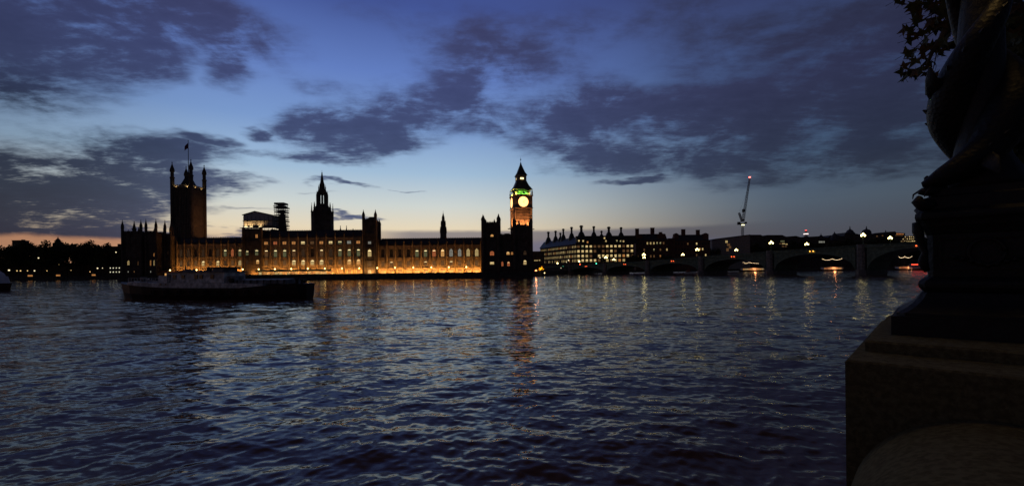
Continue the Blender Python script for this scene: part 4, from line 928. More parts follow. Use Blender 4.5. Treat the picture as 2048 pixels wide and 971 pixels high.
M().box(.5, 3.2, -1.9, 1.9, z_(424), z_(418)).box(-.2,2.2,-1.9,1.9,z_(441),z_(438)).build('jib_joint', IRON, ck)
cb = M(); cb.tube([(PX(1478, YK, 425)-PX(1485, YK, 460), 0, z_(425)), (tip[0]*.72, 0, z_(443)+(tip[2]-z_(443))*.72)], .07, 4); cb.build('pendant_rope', STEEL, ck)
# bank trees behind the bridge
rt = [(1272,506,505),(1306,511,500),(1333,508,500),(1432,489,540),(1452,486,560),(1478,483,560),(1500,484,575),(1521,486,575),(1546,490,580),(1584,484,590),(1602,477,600),(1622,478,600),(1644,482,600),(1663,479,620),(1684,475,640),(1706,474,640),(1722,478,650),(1746,469,650),(1762,474,650),(1783,470,650),(1800,478,660),(1818,488,640),(1835,486,650),(1849,468,600),(1866,474,620)]
whr = ['in front of the lit offices','at the foot of the left brick block','between the two brick blocks','at the left end of the concrete block','in front of the concrete block','under the crane mast','right of the crane mast','in front of the dark long-roofed block','below the three rows of dim lights','left of the distant communications tower','tallest near the distant communications tower','directly below the distant communications tower','below the small pointed roof','below the small pyramid roof','left of the pair of pointed domes','below the left pointed dome','between the two pointed domes','round-topped, right of the pointed domes','under the thin chimney-like spike','below the square-topped block','left of the stepped lit roof','low, before the stepped lit roof','low, right of the stepped lit roof','beside the bronze lamp standard','half hidden by the bronze lamp standard']
for i, ((px, py, Y), wh) in enumerate(zip(rt, whr)):
    tree('bank_tree', px, Y+60*(px > 1400), py, 'dark tree beyond the bridge ' + wh, 'trees beyond the bridge', i, wide=rnd.uniform(.75, .95))

# amber lit tree beside the clock tower block
LEAFY = mat('amber_leaves', (.50,.30,.03), .8, vary=.4, scale=.9, col2=(.16,.12,.02))
tmy = make_tree_meshes(30, 77, LEAFY, 900, 1.6)
yt = tree('lit_tree', 1083, 352, 530.5, 'small tree with leaves lit bright yellow beside the clock tower block', None, 0, GZ, 1.0, [tmy]*4)
glowlamp(1089, 545.5, 347, 'lamp at the foot of the small yellow lit tree', LAMPT, .3)
lt = glowlamp(1072, 541, 345, 'orange lamp between the palace end tower and the yellow lit tree', glow('orange_lamp', (1,.25,.08), 6), .8)
light('lamp_light', 'POINT', (0, -.8, 3.5), (1,.3,.1), 500, lt, .4)
u_ = thing('tree_uplighter', 'small spotlight set in the ground under the yellow lit tree', 'floodlight', (PX(1083, 346, 545), 346.5, GZ))
M().box(-.3,.3,-.3,.3,0,.4).build('housing', IRON, u_); light('tree_light', 'SPOT', (0,0,.7), (1,.62,.12), 9000, u_, .3, (0,4,6), R(110), .8)
# low office lights behind the amber tree
lb_ = thing('low_lit_annexe', 'low dark annexe with a few pale lights left of the lit offices', 'building', (PX(1066, 460, 530), 460, GZ))
M().box(0, 12, 0, 14, 0, PZ(1075, 502, 460)-GZ).build('wall', STONED, lb_)
for px, py in ((1070,521.5),(1074,521.5),(1079,521)): put('window', window_mesh(1.5, 1.0, 'plain'), lb_, (PX(px, 460, py)-PX(1066, 460, 530), -.17, PZ(px, py, 460)-GZ), None, [None, WIN['y'], WIN['y']])

# ================================================================== BRIDGE
BA = Vector((194, 250, 0)); bd = Vector((-.55, .835, 0)).normalized(); bnrm = Vector((.835, .55, 0)).normalized()   # along, and away from the camera
BL_ = 49.3; BW = 29.0; rzb = math.atan2(bd.y, bd.x)
ztop = lambda x: float(np.interp(x, [-200, -100, 0, 49, 99, 148, 197, 246, 300], [15.5, 16.9, 16.8, 15.3, 13.4, 11.4, 10.2, 9.2, 8.4]))
br = thing('arched_bridge', 'long green iron bridge of low arches on granite piers crossing the river', 'bridge', tuple(BA), rzb)
zsp = 2.6
def arch(k):
    x0, x1 = k*BL_+2.6, (k+1)*BL_-2.6; n = 22; m = M(); rim = M()
    xs = [x0+(x1-x0)*i/n for i in range(n+1)]
    zc = min(ztop(x0), ztop(x1), ztop((x0+x1)/2))-2.7
    so = [zsp+(zc-zsp)*math.sqrt(max(0, 1-(abs(2*(x-x0)/(x1-x0)-1))**2.0)) for x in xs]
    for i in range(n):
        a, b = xs[i], xs[i+1]; ta, tb_ = ztop(a)-1.5, ztop(b)-1.5
        m.face([(b,0,so[i+1]),(a,0,so[i]),(a,0,ta),(b,0,tb_)]); m.face([(a,-BW,so[i]),(b,-BW,so[i+1]),(b,-BW,tb_),(a,-BW,ta)])
        m.face([(a,0,so[i]),(b,0,so[i+1]),(b,-BW,so[i+1]),(a,-BW,so[i])])
        e = .55
        rim.face([(b,.25,so[i+1]),(a,.25,so[i]),(a,.25,so[i]+e),(b,.25,so[i+1]+e)]); rim.face([(a,.25,so[i]),(b,.25,so[i+1]),(b,.002,so[i+1]),(a,.002,so[i])][::-1]); rim.face([(a,.25,so[i]+e),(b,.25,so[i+1]+e),(b,.002,so[i+1]+e),(a,.002,so[i]+e)])
    m.build('arch', BRG, br); rim.build('arch_rim', BRG, br)
    rb = M()
    for i in range(1, n):
        if ztop(xs[i])-1.6 > so[i]+.9: rb.box(xs[i]-.12, xs[i]+.12, .003, .16, so[i]+.6, ztop(xs[i])-1.55)
    stuff(rb.build('spandrel_ribs', BRG, br))
    xm = (x0+x1)/2
    for d_ in (-.9, .9):
        M().lathe(xm+d_, .45, [(.1,ztop(xm)-2.1),(.34,ztop(xm)-1.95),(.34,ztop(xm)-1.6),(.1,ztop(xm)-1.45)], 8).build('navigation_light', glow('navigation_amber', (1,.42,.06), 4) if k == 0 else REDS, br)
for k in range(-3, 5): arch(k)
pm = M(); pm.extrz([(-2.6,.9),(-2.6,-BW-.9),(0,-BW-3.4),(2.6,-BW-.9),(2.6,.9),(0,3.4)], -2.5, zsp+.2)
pm.extrz([(-1.9,.7),(-1.9,-BW-.7),(-.9,-BW-1.6),(.9,-BW-1.6),(1.9,-BW-.7),(1.9,.7),(.9,1.6),(-.9,1.6)], zsp+.2, 9.6); pme = pm.mesh('pier', BRS)
for k in range(-3, 6):
    pq = put('pier', pme, br, (k*BL_, 0, 0)); zt_ = ztop(k*BL_)
    if zt_ < 11: pq.scale = (1, 1, (zt_-1.5)/9.6)
    tp = M(); tp.extrz([(-1.9,.7),(-1.9,-BW-.7),(-.9,-BW-1.6),(.9,-BW-1.6),(1.9,-BW-.7),(1.9,.7),(.9,1.6),(-.9,1.6)], 9.603 if zt_ >= 11 else zt_-1.49, zt_+.25); tp.build('pier_cap', BRS, br, loc=(k*BL_, 0, 0))
dk = M(); PRS = {0: M(), 1: M()}; COS = {0: M(), 1: M()}; bal = M()
xs = np.arange(-150, 300, 6.0)
for a, b in zip(xs, xs[1:]):
    a, b = float(a), float(b); za, zb = ztop(a), ztop(b)
    dk.face([(a,-BW,za-1.5),(b,-BW,zb-1.5),(b,0,zb-1.5),(a,0,za-1.5)][::-1]); dk.face([(a,-BW,za-1.9),(b,-BW,zb-1.9),(b,0,zb-1.9),(a,0,za-1.9)])
    for sdi, y in enumerate((.1, -BW+.1)):
        pr1, co = PRS[sdi], COS[sdi]
        for (y0, y1, u0, u1, mm) in ((y-.1, y+.2, -.22, 0, pr1), (y-.05, y+.5, -1.75, -1.35, co)):
            mm.face([(a,y1,za+u0),(a,y1,za+u1),(b,y1,zb+u1),(b,y1,zb+u0)]); mm.face([(a,y0,za+u1),(b,y0,zb+u1),(b,y1,zb+u1),(a,y1,za+u1)]); mm.face([(a,y0,za+u0),(b,y0,zb+u0),(b,y0,zb+u1),(a,y0,za+u1)]); mm.face([(a,y0,za+u0),(a,y1,za+u0),(b,y1,zb+u0),(b,y0,zb+u0)])
    for j in range(12):
        x = a+(j+.5)*.5; z = ztop(x); bal.box(x-.11, x+.11, .05, .25, z-1.34, z-.225)
dk.build('deck', PAVE, br); [(PRS[q].build('parapet_rail', BRG, br), COS[q].build('cornice', BRG, br)) for q in (0, 1)]; stuff(bal.build('parapet_tracery', BRG, br))
# triple globe lamps
bl0 = thing('bridge_lamp', '', 'lamp', (0,0,0), 0, 'triple globe lamps along the bridge')
M().lathe(0, 0, [(.34,0),(.34,.5),(.18,.8),(.11,1.4),(.09,4.3),(.16,4.4)], 8).build('post', BRG, bl0)
ar = M(); ar.tube([(-.95,0,3.95),(-.6,0,3.6),(0,0,3.45),(.6,0,3.6),(.95,0,3.95)], .06, 6); ar.build('bracket', BRG, bl0)
gm = M().lathe(0, 0, [(.08,0),(.30,.10),(.46,.38),(.42,.64),(.24,.86),(.06,.94)], 12).mesh('globe', LAMPG, True)
for x, z in ((-.95,3.96),(.95,3.96),(0,4.75)): put('globe', gm, bl0, (x, 0, z))
M().lathe(0, 0, [(.05,4.40),(.05,4.76)], 6).build('stem', BRG, bl0)
bk = kids(bl0); first = True
spots = [('near', 1288,'third from the far end, on the near parapet of the bridge'),('near',1395,'on the near parapet, over the pier beside the small lit arch'),('near',1543,'on the near parapet, right of the construction crane'),('near',1727,'on the near parapet in front of the right pointed dome'),
 ('far',1366,'on the far parapet, below the brick block with a pair of chimneys'),('far',1473,'on the far parapet, just left of the crane mast'),('far',1614,'on the far parapet, under the distant communications tower'),('far',1781,'nearest to the bronze lamp standard, on the far parapet'),
 ('near',1212,'second from the far end, on the near parapet of the bridge'),('far',1228,'lowest and faintest, on the far parapet among the lit office windows'),('far',1288.5,'on the far parapet, directly below another lamp at the brick block')]
for sd, px, lb in spots:
    o = bl0 if first else copy_tree(bl0, None, bk); first = False
    off = bnrm*(0.0 if sd == 'near' else BW); kx = (px-1024)/F
    P0 = BA+off; xx = (kx*P0.y-P0.x)/(bd.x-kx*bd.y); p = P0+bd*xx
    o.location = (p.x, p.y, ztop(xx)-.005+(0 if sd == 'near' else -.2)); o.rotation_euler = (0, 0, R(rnd.uniform(-8, 8))); o['label'] = 'three-globe street lamp ' + lb
    o.scale = (1, 1, 1.15) if sd == 'near' else (.92, .92, 1)
# traffic signals and lamps at the far end of the bridge
for px, py, m, r, nm, lb in ((1115,526,LAMPG,.75,'street_lamp','bright double street lamp at the far bridge end, lowest on the left'),(1137,520,DIMW,.7,'street_lamp','street lamp in front of the receding row of office windows'),(1133,524,DIMW,.4,'street_lamp','weak lamp low before the receding office windows'),
    (1158.5,522.5,LAMPG,.75,'street_lamp','bright street lamp above the red traffic signal'),(1160,529,glow('red_signal',(1,.12,.04),5),.7,'traffic_signal','red traffic signal at the far end of the bridge'),(1126,532,GRNL,.45,'traffic_signal','green traffic signal left of the red one'),(1122,535.5,DIMW,.4,'street_lamp','small white light under the left green signal'),
    (1192.5,527,GRNL,.6,'traffic_signal','green traffic signal right of the red one'),(1200,515,DIMW,.6,'street_lamp','small lamp in front of the middle office windows'),(1231.5,513,DIMW,.45,'street_lamp','small pink-white lamp high before the office windows'),(1248,527,DIMY,.4,'street_lamp','amber lamp near the right corner of the lit offices'),(1440,0,None,0,'','')):
    if m: glowlamp(px, py, 476, lb, m, r, 3.0, 'lights at the far end of the bridge', 'lamp' if nm == 'street_lamp' else 'traffic signal', nm)

# ================================================================== BOATS BEYOND THE BRIDGE
def restaurant_boat(px0, px1, Y, label, swags, tint):
    xa = PX(px0, Y, 530); L = PX(px1, Y, 530)-xa; t = thing('moored_boat', label, 'boat', (xa, Y, 0), 0, 'moored pleasure boats beyond the bridge')
    h = M(); h.extrx([(0,-.5),(5.5,-.5),(6,1.6),(-.5,1.6)], 1.2, L-1.5); h.extr([(1.2,-.5),(1.2,1.6),(-1.2,2.2)][::1], .3, 5.2); h.build('hull', HULLB, t)
    M().box(2.0, L-3, .4, 5.2, 1.603, 4.2).build('saloon', HULLW, t); M().box(1.5, L-2.4, .1, 5.6, 4.203, 4.45).build('roof', HULLG, t)
    wm = M().box(-.9,.9,-.08,0,0,1.3).mesh('window', WIN['o'])
    n = int((L-6)/2.6)
    for i in range(n): put('window', wm, t, (3.6+i*2.6, .39, 2.2), None, [WIN[rnd.choice(tint)]])
    lm = M().lathe(0,0,[(.05,0),(.19,.15),(.05,.3)], 6).mesh('string_bulb', BULB)
    zt = PZ((px0+px1)/2, swags[0][2], Y)
    poles = []
    for a, b, py in swags:
        x0, x1 = PX(a, Y, py)-xa, PX(b, Y, py)-xa; poles += [x0, x1]
        nn = max(8, int((x1-x0)/.85))
        for i in range(nn+1):
            f = i/nn; put('string_bulb', lm, t, (x0+(x1-x0)*f, .3, zt-1.6*4*f*(1-f)-.3))
    for x in sorted(set(round(p, 1) for p in poles)): M().box(x-.08, x+.08, .45, .6, 4.453, zt+.2).build('mast', STEEL, t)
    light('boat_light', 'POINT', (L/2, -1.5, 3.2), (1,.35,.12), 900, t, 1.0)
restaurant_boat(1482, 1536, 560, 'moored boat with a tent of string lights seen through the arch near the crane', [(1487,1497,523.5),(1497,1529,523)], 'yyoO')
restaurant_boat(1644, 1692, 520, 'moored boat with two swags of string lights under the widest bridge arch', [(1645,1665,516.5),(1665,1684,516.5)], 'oroO')
restaurant_boat(1794, 1846, 500, 'moored boat with string lights under the nearest arch, by the bronze lamp standard', [(1798,1810,512),(1810,1824,511.5)], 'rror')
rd = thing('red_lit_boat', 'long low boat outlined in red light behind the bronze lamp standard', 'boat', (PX(1824, 480, 530), 480, 0))
M().extr([(0,-.4),(17,-.4),(18,2.0),(-1,1.6)], 0, 4).build('hull', HULLB, rd); M().box(0, 16, .3, 3.6, 2.01, 4.2).build('saloon', HULLW, rd); M().box(-.5, 16.5, .1, .3, 6.0, 6.35).build('red_light_strip', REDL, rd); M().box(0,16,.3,3.6,4.203,6.9).build('upper_deck', HULLG, rd)
# small boat under the bridge arch beside the second pier
sb = thing('small_moored_boat', 'small boat with an orange cover seen through the narrow arch', 'boat', (PX(1372, 430, 545), 430, 0))
M().extr([(0,-.3),(9,-.3),(10.5,1.4),(-.5,1.2)], 0, 3.2).build('hull', HULLW, sb); M().extr([(1,1.21),(4.6,1.3),(4.2,3.4),(1.5,3.2)], .4, 2.8).build('canvas_cover', AWN, sb); M().box(.5, 8.8, -.1, 0-.003, 1.0, 1.2).build('rubbing_strake', HULLG, sb)

# ================================================================== THE NEAR BARGE
bw0, bw1 = Vector((-79.6, 92, 0)), Vector((-36.4, 82.5, 0)); LB = (bw1-bw0).length
bg_ = thing('river_barge', 'long dark river vessel with weathered white cabin lying before the palace', 'boat', tuple(bw0), math.atan2((bw1-bw0).y, (bw1-bw0).x))
dB = (bw1-bw0).normalized(); nB = Vector((dB.y, -dB.x, 0))
def lx(px, off=3.4):
    k = (px-1024)/F; P0 = bw0+nB*off; return (k*P0.y-P0.x)/(dB.x-k*dB.y)
def lz(px, py, off=3.4):
    x = lx(px, off); Y = (bw0+nB*off+dB*x).y; return PZ(px, py, Y)
def loft(stn, z_of, name, mt, inset=0.0):
    m = M(); prev = None; n = 0; rings = []
    for (x, hb, zt, zb, rk) in stn:
        ring = [(x+rk, -hb, zt), (x+rk*.4, -hb*.95, (zt+zb)*.5), (x, -hb*.75, zb), (x, hb*.75, zb), (x+rk*.4, hb*.95, (zt+zb)*.5), (x+rk, hb, zt)]
        rings.append([len(m.v)+i for i in range(6)]); m.v += ring
    for p, q in zip(rings, rings[1:]):
        for i in range(6): j = (i+1) % 6; m.f.append((p[i], q[i], q[j], p[j])); m.mi.append(0)
    m.f.append(tuple(rings[0])); m.f.append(tuple(reversed(rings[-1]))); m.mi += [0, 0]
    return m.build(name, mt, bg_)
zd = 2.3
stn = [(0.6,.15,3.3,-.6,-1.0),(2.5,1.6,3.0,-.6,-.7),(5.5,2.8,2.75,-.6,-.3),(9,3.35,2.45,-.6,0),(14,3.4,2.2,-.6,0),(22,3.4,2.1,-.6,0),(31,3.4,2.1,-.6,0),(35,3.4,2.4,-.6,0),(40,3.2,2.75,-.6,.1),(42.3,2.3,2.85,-.6,.2),(43.4,1.2,2.8,-.5,.2)]
loft(stn, None, 'hull', HULLB)
# white upper strake from abaft the bow to two thirds aft
us = M()
sx_ = [4.5, 8, 13, 20, 27, lx(523)]; hb_ = [2.55, 3.2, 3.32, 3.32, 3.32, 3.32]; zb_ = [2.8, 2.52, 2.22, 2.12, 2.12, 2.1]; zt2 = [3.35, 3.25, 3.1, 3.1, 3.05, 2.75]
for i in range(5):
    for sg in (-1, 1):
        q = [(sx_[i], sg*hb_[i], zb_[i]), (sx_[i+1], sg*hb_[i+1], zb_[i+1]), (sx_[i+1], sg*(hb_[i+1]-.05), zt2[i+1]), (sx_[i], sg*(hb_[i]-.05), zt2[i])]
        us.face(q if sg < 0 else q[::-1])
    us.face([(sx_[i], -hb_[i]+.05, zt2[i]), (sx_[i+1], -hb_[i+1]+.05, zt2[i+1]), (sx_[i+1], hb_[i+1]-.05, zt2[i+1]), (sx_[i], hb_[i]-.05, zt2[i])])
us.face([(sx_[5], -3.3, 2.1), (sx_[5], 3.3, 2.1), (sx_[5], 3.27, 2.75), (sx_[5], -3.27, 2.75)]); us.face([(sx_[0], 2.5, 2.8), (sx_[0], -2.5, 2.8), (sx_[0], -2.5, 3.35), (sx_[0], 2.5, 3.35)])
us.build('upper_strake', HULLW, bg_)
M().box(9, 40, -3.52, -3.405, 1.75, 1.95).build('rubbing_strake', HULLB, bg_)
ca0, ca1 = lx(331, 2.6), lx(447, 2.6)
cab = M(); cab.extrx([(-2.55,3.1),(2.55,3.1),(2.4,5.0),(-2.4,5.0)], ca0, ca1); cab = cab.build('cabin', HULLW, bg_)
M().box(ca0-.4, ca1+.3, -2.75, 2.75, 5.003, 5.14).build('cabin_roof', HULLG, bg_)
for px in (349, 366, 392, 402, 424):
    x = lx(px, 2.55); M().extr([(x-.36,3.85),(x+.36,3.85),(x+.36,4.6),(x-.36,4.6)], -2.62, -2.42).build('window', GLASS, cab)
dr = lx(351, 2.55); M().box(lx(338,2.5)-.3, lx(338,2.5)+.35, -2.64, -2.45, 3.12, 4.75).build('door', HULLG, cab)
pc0, pc1 = lx(330, 2.2), lx(345, 2.2)
M().extrx([(-1.6,3.1),(1.6,3.1),(1.5,4.5),(-1.5,4.5)], lx(312, 2.0), ca0-.1).build('fore_deckhouse', HULLW, bg_)
wh0, wh1 = lx(424, 1.6), lx(452, 1.6)
whl = M(); whl.extrx([(-1.6,5.143),(1.6,5.143),(1.5,5.75),(-1.5,5.75)], wh0, wh1-.6); whl.build('wheelhouse', HULLG, bg_)
M().extrx([(-1.9,5.753),(1.9,5.753),(1.7,6.0),(-1.7,6.0)], wh0-.3, wh1).build('wheelhouse_roof', HULLB, bg_)
M().lathe(lx(415, 0), .4, [(.45,5.14),(.42,6.0),(.30,6.05)], 10).build('funnel', HULLB, bg_)
M().tube([(lx(371,0),0,5.1),(lx(371,0),0,6.4)], .06, 6).tube([(lx(371,0),-.6,5.9),(lx(371,0),.6,5.9)], .04, 5).build('mast', STEEL, bg_)
M().box(lx(365,1), lx(377,1), -.9, .6, 5.143, 5.6).box(lx(395,1), lx(409,1), -.6, .6, 5.143, 5.42).build('roof_locker', HULLG, bg_)
# after deck: long low hatch, coamings, rails, gear
hx0, hx1 = lx(458, 2.2), lx(572, 2.2)
M().extrx([(-2.3,2.8),(2.3,2.8),(2.1,3.5),(0,3.75),(-2.1,3.5)], hx0, hx1).build('hatch_cover', HULLG, bg_)
for i in range(9): M().box(hx0+.4+i*(hx1-hx0-.8)/8-.06, hx0+.4+i*(hx1-hx0-.8)/8+.06, -2.36, 2.36, 2.75, 3.56).build('hatch_batten', STEEL, bg_)
M().box(lx(453,2.4), lx(470,2.4), -2.4, -.4, 3.1, 4.3).build('deck_winch_housing', HULLG, bg_)
wn_ = M(); wn_.tube([(lx(463,2.6), -2.9, 3.5),(lx(463,2.6), -1.9, 3.5)], .42, 12); wn_.build('winch_drum', HULLB, bg_)
for x, y, r, hgt in ((lx(592,2), -1.8, .35, .9),(lx(600,1.5), -1.0, .3, .8),(lx(585,2), 1.2, .4, .7),(lx(278,2), -1.2, .22, .9),(lx(286,2), .6, .22, .8)): M().lathe(x, y, [(r,2.6),(r*.7,2.65),(r*.7,2.6+hgt),(r*1.1,2.62+hgt),(r*1.1,2.8+hgt)], 10).build('bollard', HULLB, bg_)
rl = M()
for i in range(16):
    x = 4.2+i*1.0; rl.tube([(x,-min(3.15, 2.1+i*.2),2.9),(x,-min(3.15, 2.1+i*.2),4.05)], .03, 4)
rl.tube([(4.2,-2.1,4.05),(9,-3.1,4.02),(19.2,-3.15,4.0)], .035, 4); rl.tube([(4.2,-2.1,3.6),(9,-3.1,3.55),(19.2,-3.15,3.5)], .025, 4); rl.build('guard_rail', HULLW, bg_)
tyre = M(); pts = [(.42*math.cos(a*math.pi/6), 0, .42*math.sin(a*math.pi/6)) for a in range(13)]; tyre.tube(pts, .14, 6); tyre_me = tyre.mesh('tyre_fender', HULLB, True)
for i in range(10): put('tyre_fender', tyre_me, bg_, (12+i*3.0, -3.62, 1.35))
for px in (321, 331): M().lathe(0, 0, [(.16,-.02),(.16,.02)], 10).build('porthole', GLASS, bg_).matrix_world = bg_.matrix_world @ Matrix.Translation((lx(px, 3.36), -3.36, 2.85)) @ Matrix.Rotation(R(90), 4, 'X')
for i in range(7): M().box(lx(268+i*8,1.5), lx(272+i*8,1.5)+.2, -1.4+.3*(i%3), -.6+.3*(i%2), 3.0, 3.5+.25*((i*7)%4)).build('deck_gear', HULLG if i % 2 else HULLW, bg_)

# white cruiser at the left edge
wc = thing('white_cruiser', 'stern of a white river cruiser cut off by the left edge of the picture', 'boat', (PX(5, 146, 560), 146, 0), R(180))
s_ = 146/F; zc_ = lambda py: PZ(6, py, 146)
wm = M(); wm.extr([(0,-.4),(20,-.4),(20,zc_(566)),(-.6,zc_(566))], -2.2, 2.2); wm.build('hull', HULLB, wc)
WHT = mat('white_boat_paint', (.62,.64,.66), .4, vary=.08)
M().extr([(-.3,zc_(566)+.003),(20,zc_(566)+.003),(20,zc_(552)),(.5,zc_(552))], -2.1, 2.1).build('lower_deck', WHT, wc)
M().extr([(1.0,zc_(552)+.003),(20,zc_(552)+.003),(20,zc_(541)),(3.0,zc_(541)),(1.4,zc_(547))], -1.9, 1.9).build('upper_deck', WHT, wc)
for i in range(6): M().box(1.6+i*2.6, 3.4+i*2.6, 2.103, 2.16, zc_(562), zc_(556)).build('window', GLASS, wc)

# ================================================================== FOREGROUND: PLINTH, PARAPET, LAMP STANDARD
P0 = Vector((1.97, 2.67, 0)); e1 = Vector((.731, -.682, 0)); e2 = Vector((.682, .731, 0)); RZP = math.atan2(e1.y, e1.x)
GRAN = mat('weathered_granite', (.155,.135,.07), .88, vary=.25, scale=30, bump=.6, bscale=60, spec=.2, col2=(.10,.085,.04))
GRAND = mat('dark_soot_granite', (.115,.10,.085), .9, vary=.5, scale=30, bump=.8, bscale=55, spec=.2)
zT = CAMH-.55
pl_ = thing('granite_plinth', 'two-stepped dark granite plinth carrying the bronze lamp standard', 'plinth', (P0.x, P0.y, 0), RZP)
def slab(m, x0, x1, y0, y1, z0, z1, c=.012):
    m.box(x0, x1, y0, y1, z0, z1-c); m.lathe((x0+x1)/2, (y0+y1)/2, [(0,0)], 3) if 0 else None
    b = len(m.v)
    m.v += [(x0,y0,z1-c),(x1,y0,z1-c),(x1,y1,z1-c),(x0,y1,z1-c),(x0+c,y0+c,z1),(x1-c,y0+c,z1),(x1-c,y1-c,z1),(x0+c,y1-c,z1)]
    for q in ((4,5,6,7),(0,1,5,4),(1,2,6,5),(2,3,7,6),(3,0,4,7)): m.f.append(tuple(b+i for i in q)); m.mi.append(0)
slabm = M(); slab(slabm, 0, 2.2, 0, 2.6, 3.05, zT); slabm.build('lower_block', GRAN, pl_)
slabm = M(); slab(slabm, .004, 2.196, .004, 2.596, 1.2, 3.047); slabm.build('footing_block', GRAND, pl_)
slabm = M(); slab(slabm, .06, 2.14, .40, 2.4, zT+.001, zT+.072); slabm.build('upper_block', GRAN, pl_)
# parapet with a rounded coping, coming towards the viewer
wl_ = thing('river_parapet', 'thick granite river parapet with a rounded brown coping in the bottom right corner', 'wall', (P0.x, P0.y, 0), RZP)
zc0 = CAMH-1.33
seg = 1.15
def coping_block(y0, y1):
    m = M(); n = 30; pr = [(.65-.62, zc0-.25)]; pr = []
    for i in range(n+1):
        a = math.pi*(1-i/n); pr.append((.65+.62*math.cos(a), zc0+.55*math.sin(a)))
    pr = [(.03, zc0-.3)]+pr+[(1.27, zc0-.3)]
    rings = []; ys = [(y0+.006, .008), (y0+.018, 0), (y1-.018, 0), (y1-.006, .008)]
    for y, ins in ys:
        rings.append([len(m.v)+i for i in range(len(pr))]); m.v += [(.65+(x-.65)*(1-ins), y, z-(ins if z > zc0 else 0)) for x, z in pr]
    for p, q in zip(rings, rings[1:]):
        for i in range(len(pr)-1): m.f.append((p[i], q[i], q[i+1], p[i+1])[::-1]); m.mi.append(0)
    m.f.append(tuple(rings[0])); m.f.append(tuple(reversed(rings[-1]))); m.mi += [0, 0]
    return m.mesh('coping_stone', GRAN)
for i in range(6): 
    o = put('coping_stone', coping_block(-(i+1)*seg-.001, -i*seg-.001), wl_)
for i in range(10):
    put('coping_stone', coping_block(2.602+i*seg, 2.602+(i+1)*seg), wl_)
M().box(.08, 1.22, -6*seg, -.002, -2.5, zc0-.302).build('wall_body', GRAND, wl_)
M().box(.08, 1.22, 2.602, 60, -2.5, zc0-.302).build('wall_body', GRAND, wl_)
c2 = M(); c2.box(.03, 1.27, 2.61+10*seg, 60, zc0-.3, zc0+.2); c2.build('far_coping', GRAND, wl_)
# near bank paving
pv = M(); c_ = lambda a, b: (P0.x+e1.x*a+e2.x*b, P0.y+e1.y*a+e2.y*b)
pv.extrz([c_(1.22, -14), c_(16, -14), c_(26, 60), c_(40, 250), c_(1.22, 250)][::1], 1.0, CAMH-1.66)
struct(pv.build('riverside_pavement', PAVE))
emb = M(); emb.extrz([c_(.09, 60), c_(1.2, 60), c_(1.2, 252), c_(.09, 252)], -2.5, CAMH-.9); tq = emb.build('far_embankment_wall', GRAND); tag(tq, 'near bank river wall running away behind the lamp standard', 'wall')

# lamp standard
PLX = P0+e1*.645+e2*1.285
IRONB = mat('black_cast_iron', (.006,.006,.006), .6, vary=.3, scale=7, bump=.35, bscale=22, spec=.5)
SCALE = bpy.data.materials.new('scaled_cast_iron'); SCALE.use_nodes = True; kk = N(SCALE.node_tree); bb = SCALE.node_tree.nodes['Principled BSDF']
bb.inputs['Base Color'].default_value = (.006,.006,.006,1); bb.inputs['Specular IOR Level'].default_value = .3; bb.inputs['Roughness'].default_value = .55
vo = kk.n('ShaderNodeTexVoronoi'); vo.inputs['Scale'].default_value = 34; kk.put(vo.inputs['Vector'], kk.n('ShaderNodeTexCoord').outputs['Object'])
bn = kk.n('ShaderNodeBump'); bn.inputs['Strength'].default_value = .35; bn.inputs['Distance'].default_value = .012; kk.put(bn.inputs['Height'], vo.outputs['Distance']); SCALE.node_tree.links.new(bn.outputs[0], bb.inputs['Normal'])
ls = thing('lamp_standard', 'black cast iron lamp standard with coiled sturgeon-like fish on a square pedestal', 'lamp', (PLX.x, PLX.y, zT+.073), RZP)
M().box(-.475,.475,-.475,.475,0,.13).build('base_plate', IRONB, ls)
def sq8(prof, cham=.10):
    m = M(); rings = []
    for r, z in prof:
        c = r*cham; pts = [(-r+c,-r),(r-c,-r),(r,-r+c),(r,r-c),(r-c,r),(-r+c,r),(-r,r-c),(-r,-r+c)]
        rings.append([len(m.v)+i for i in range(8)]); m.v += [(x, y, z) for x, y in pts]
    for p, q in zip(rings, rings[1:]):
        for i in range(8): j = (i+1) % 8; m.f.append((p[i], p[j], q[j], q[i])); m.mi.append(0)
    m.f.append(tuple(reversed(rings[0]))); m.f.append(tuple(rings[-1])); m.mi += [0, 0]; return m
sq8([(.449,.131),(.449,.152),(.425,.165),(.392,.19),(.362,.22),(.338,.255),(.320,.29),(.304,.298),(.322,.312),(.334,.33),(.337,.35),(.330,.37),(.31,.386),(.285,.40)]).build('moulded_base', IRONB, ls)
ped = sq8([(.282,.401),(.285,.43),(.285,.69),(.292,.70)]).build('pedestal', IRONB, ls)
sq8([(.290,.701),(.300,.72),(.318,.75),(.325,.772),(.335,.79),(.347,.80),(.350,.815),(.347,.84),(.33,.85),(.298,.87),(.295,.95),(.278,.96),(.272,1.005)]).build('pedestal_cap', IRONB, ls)
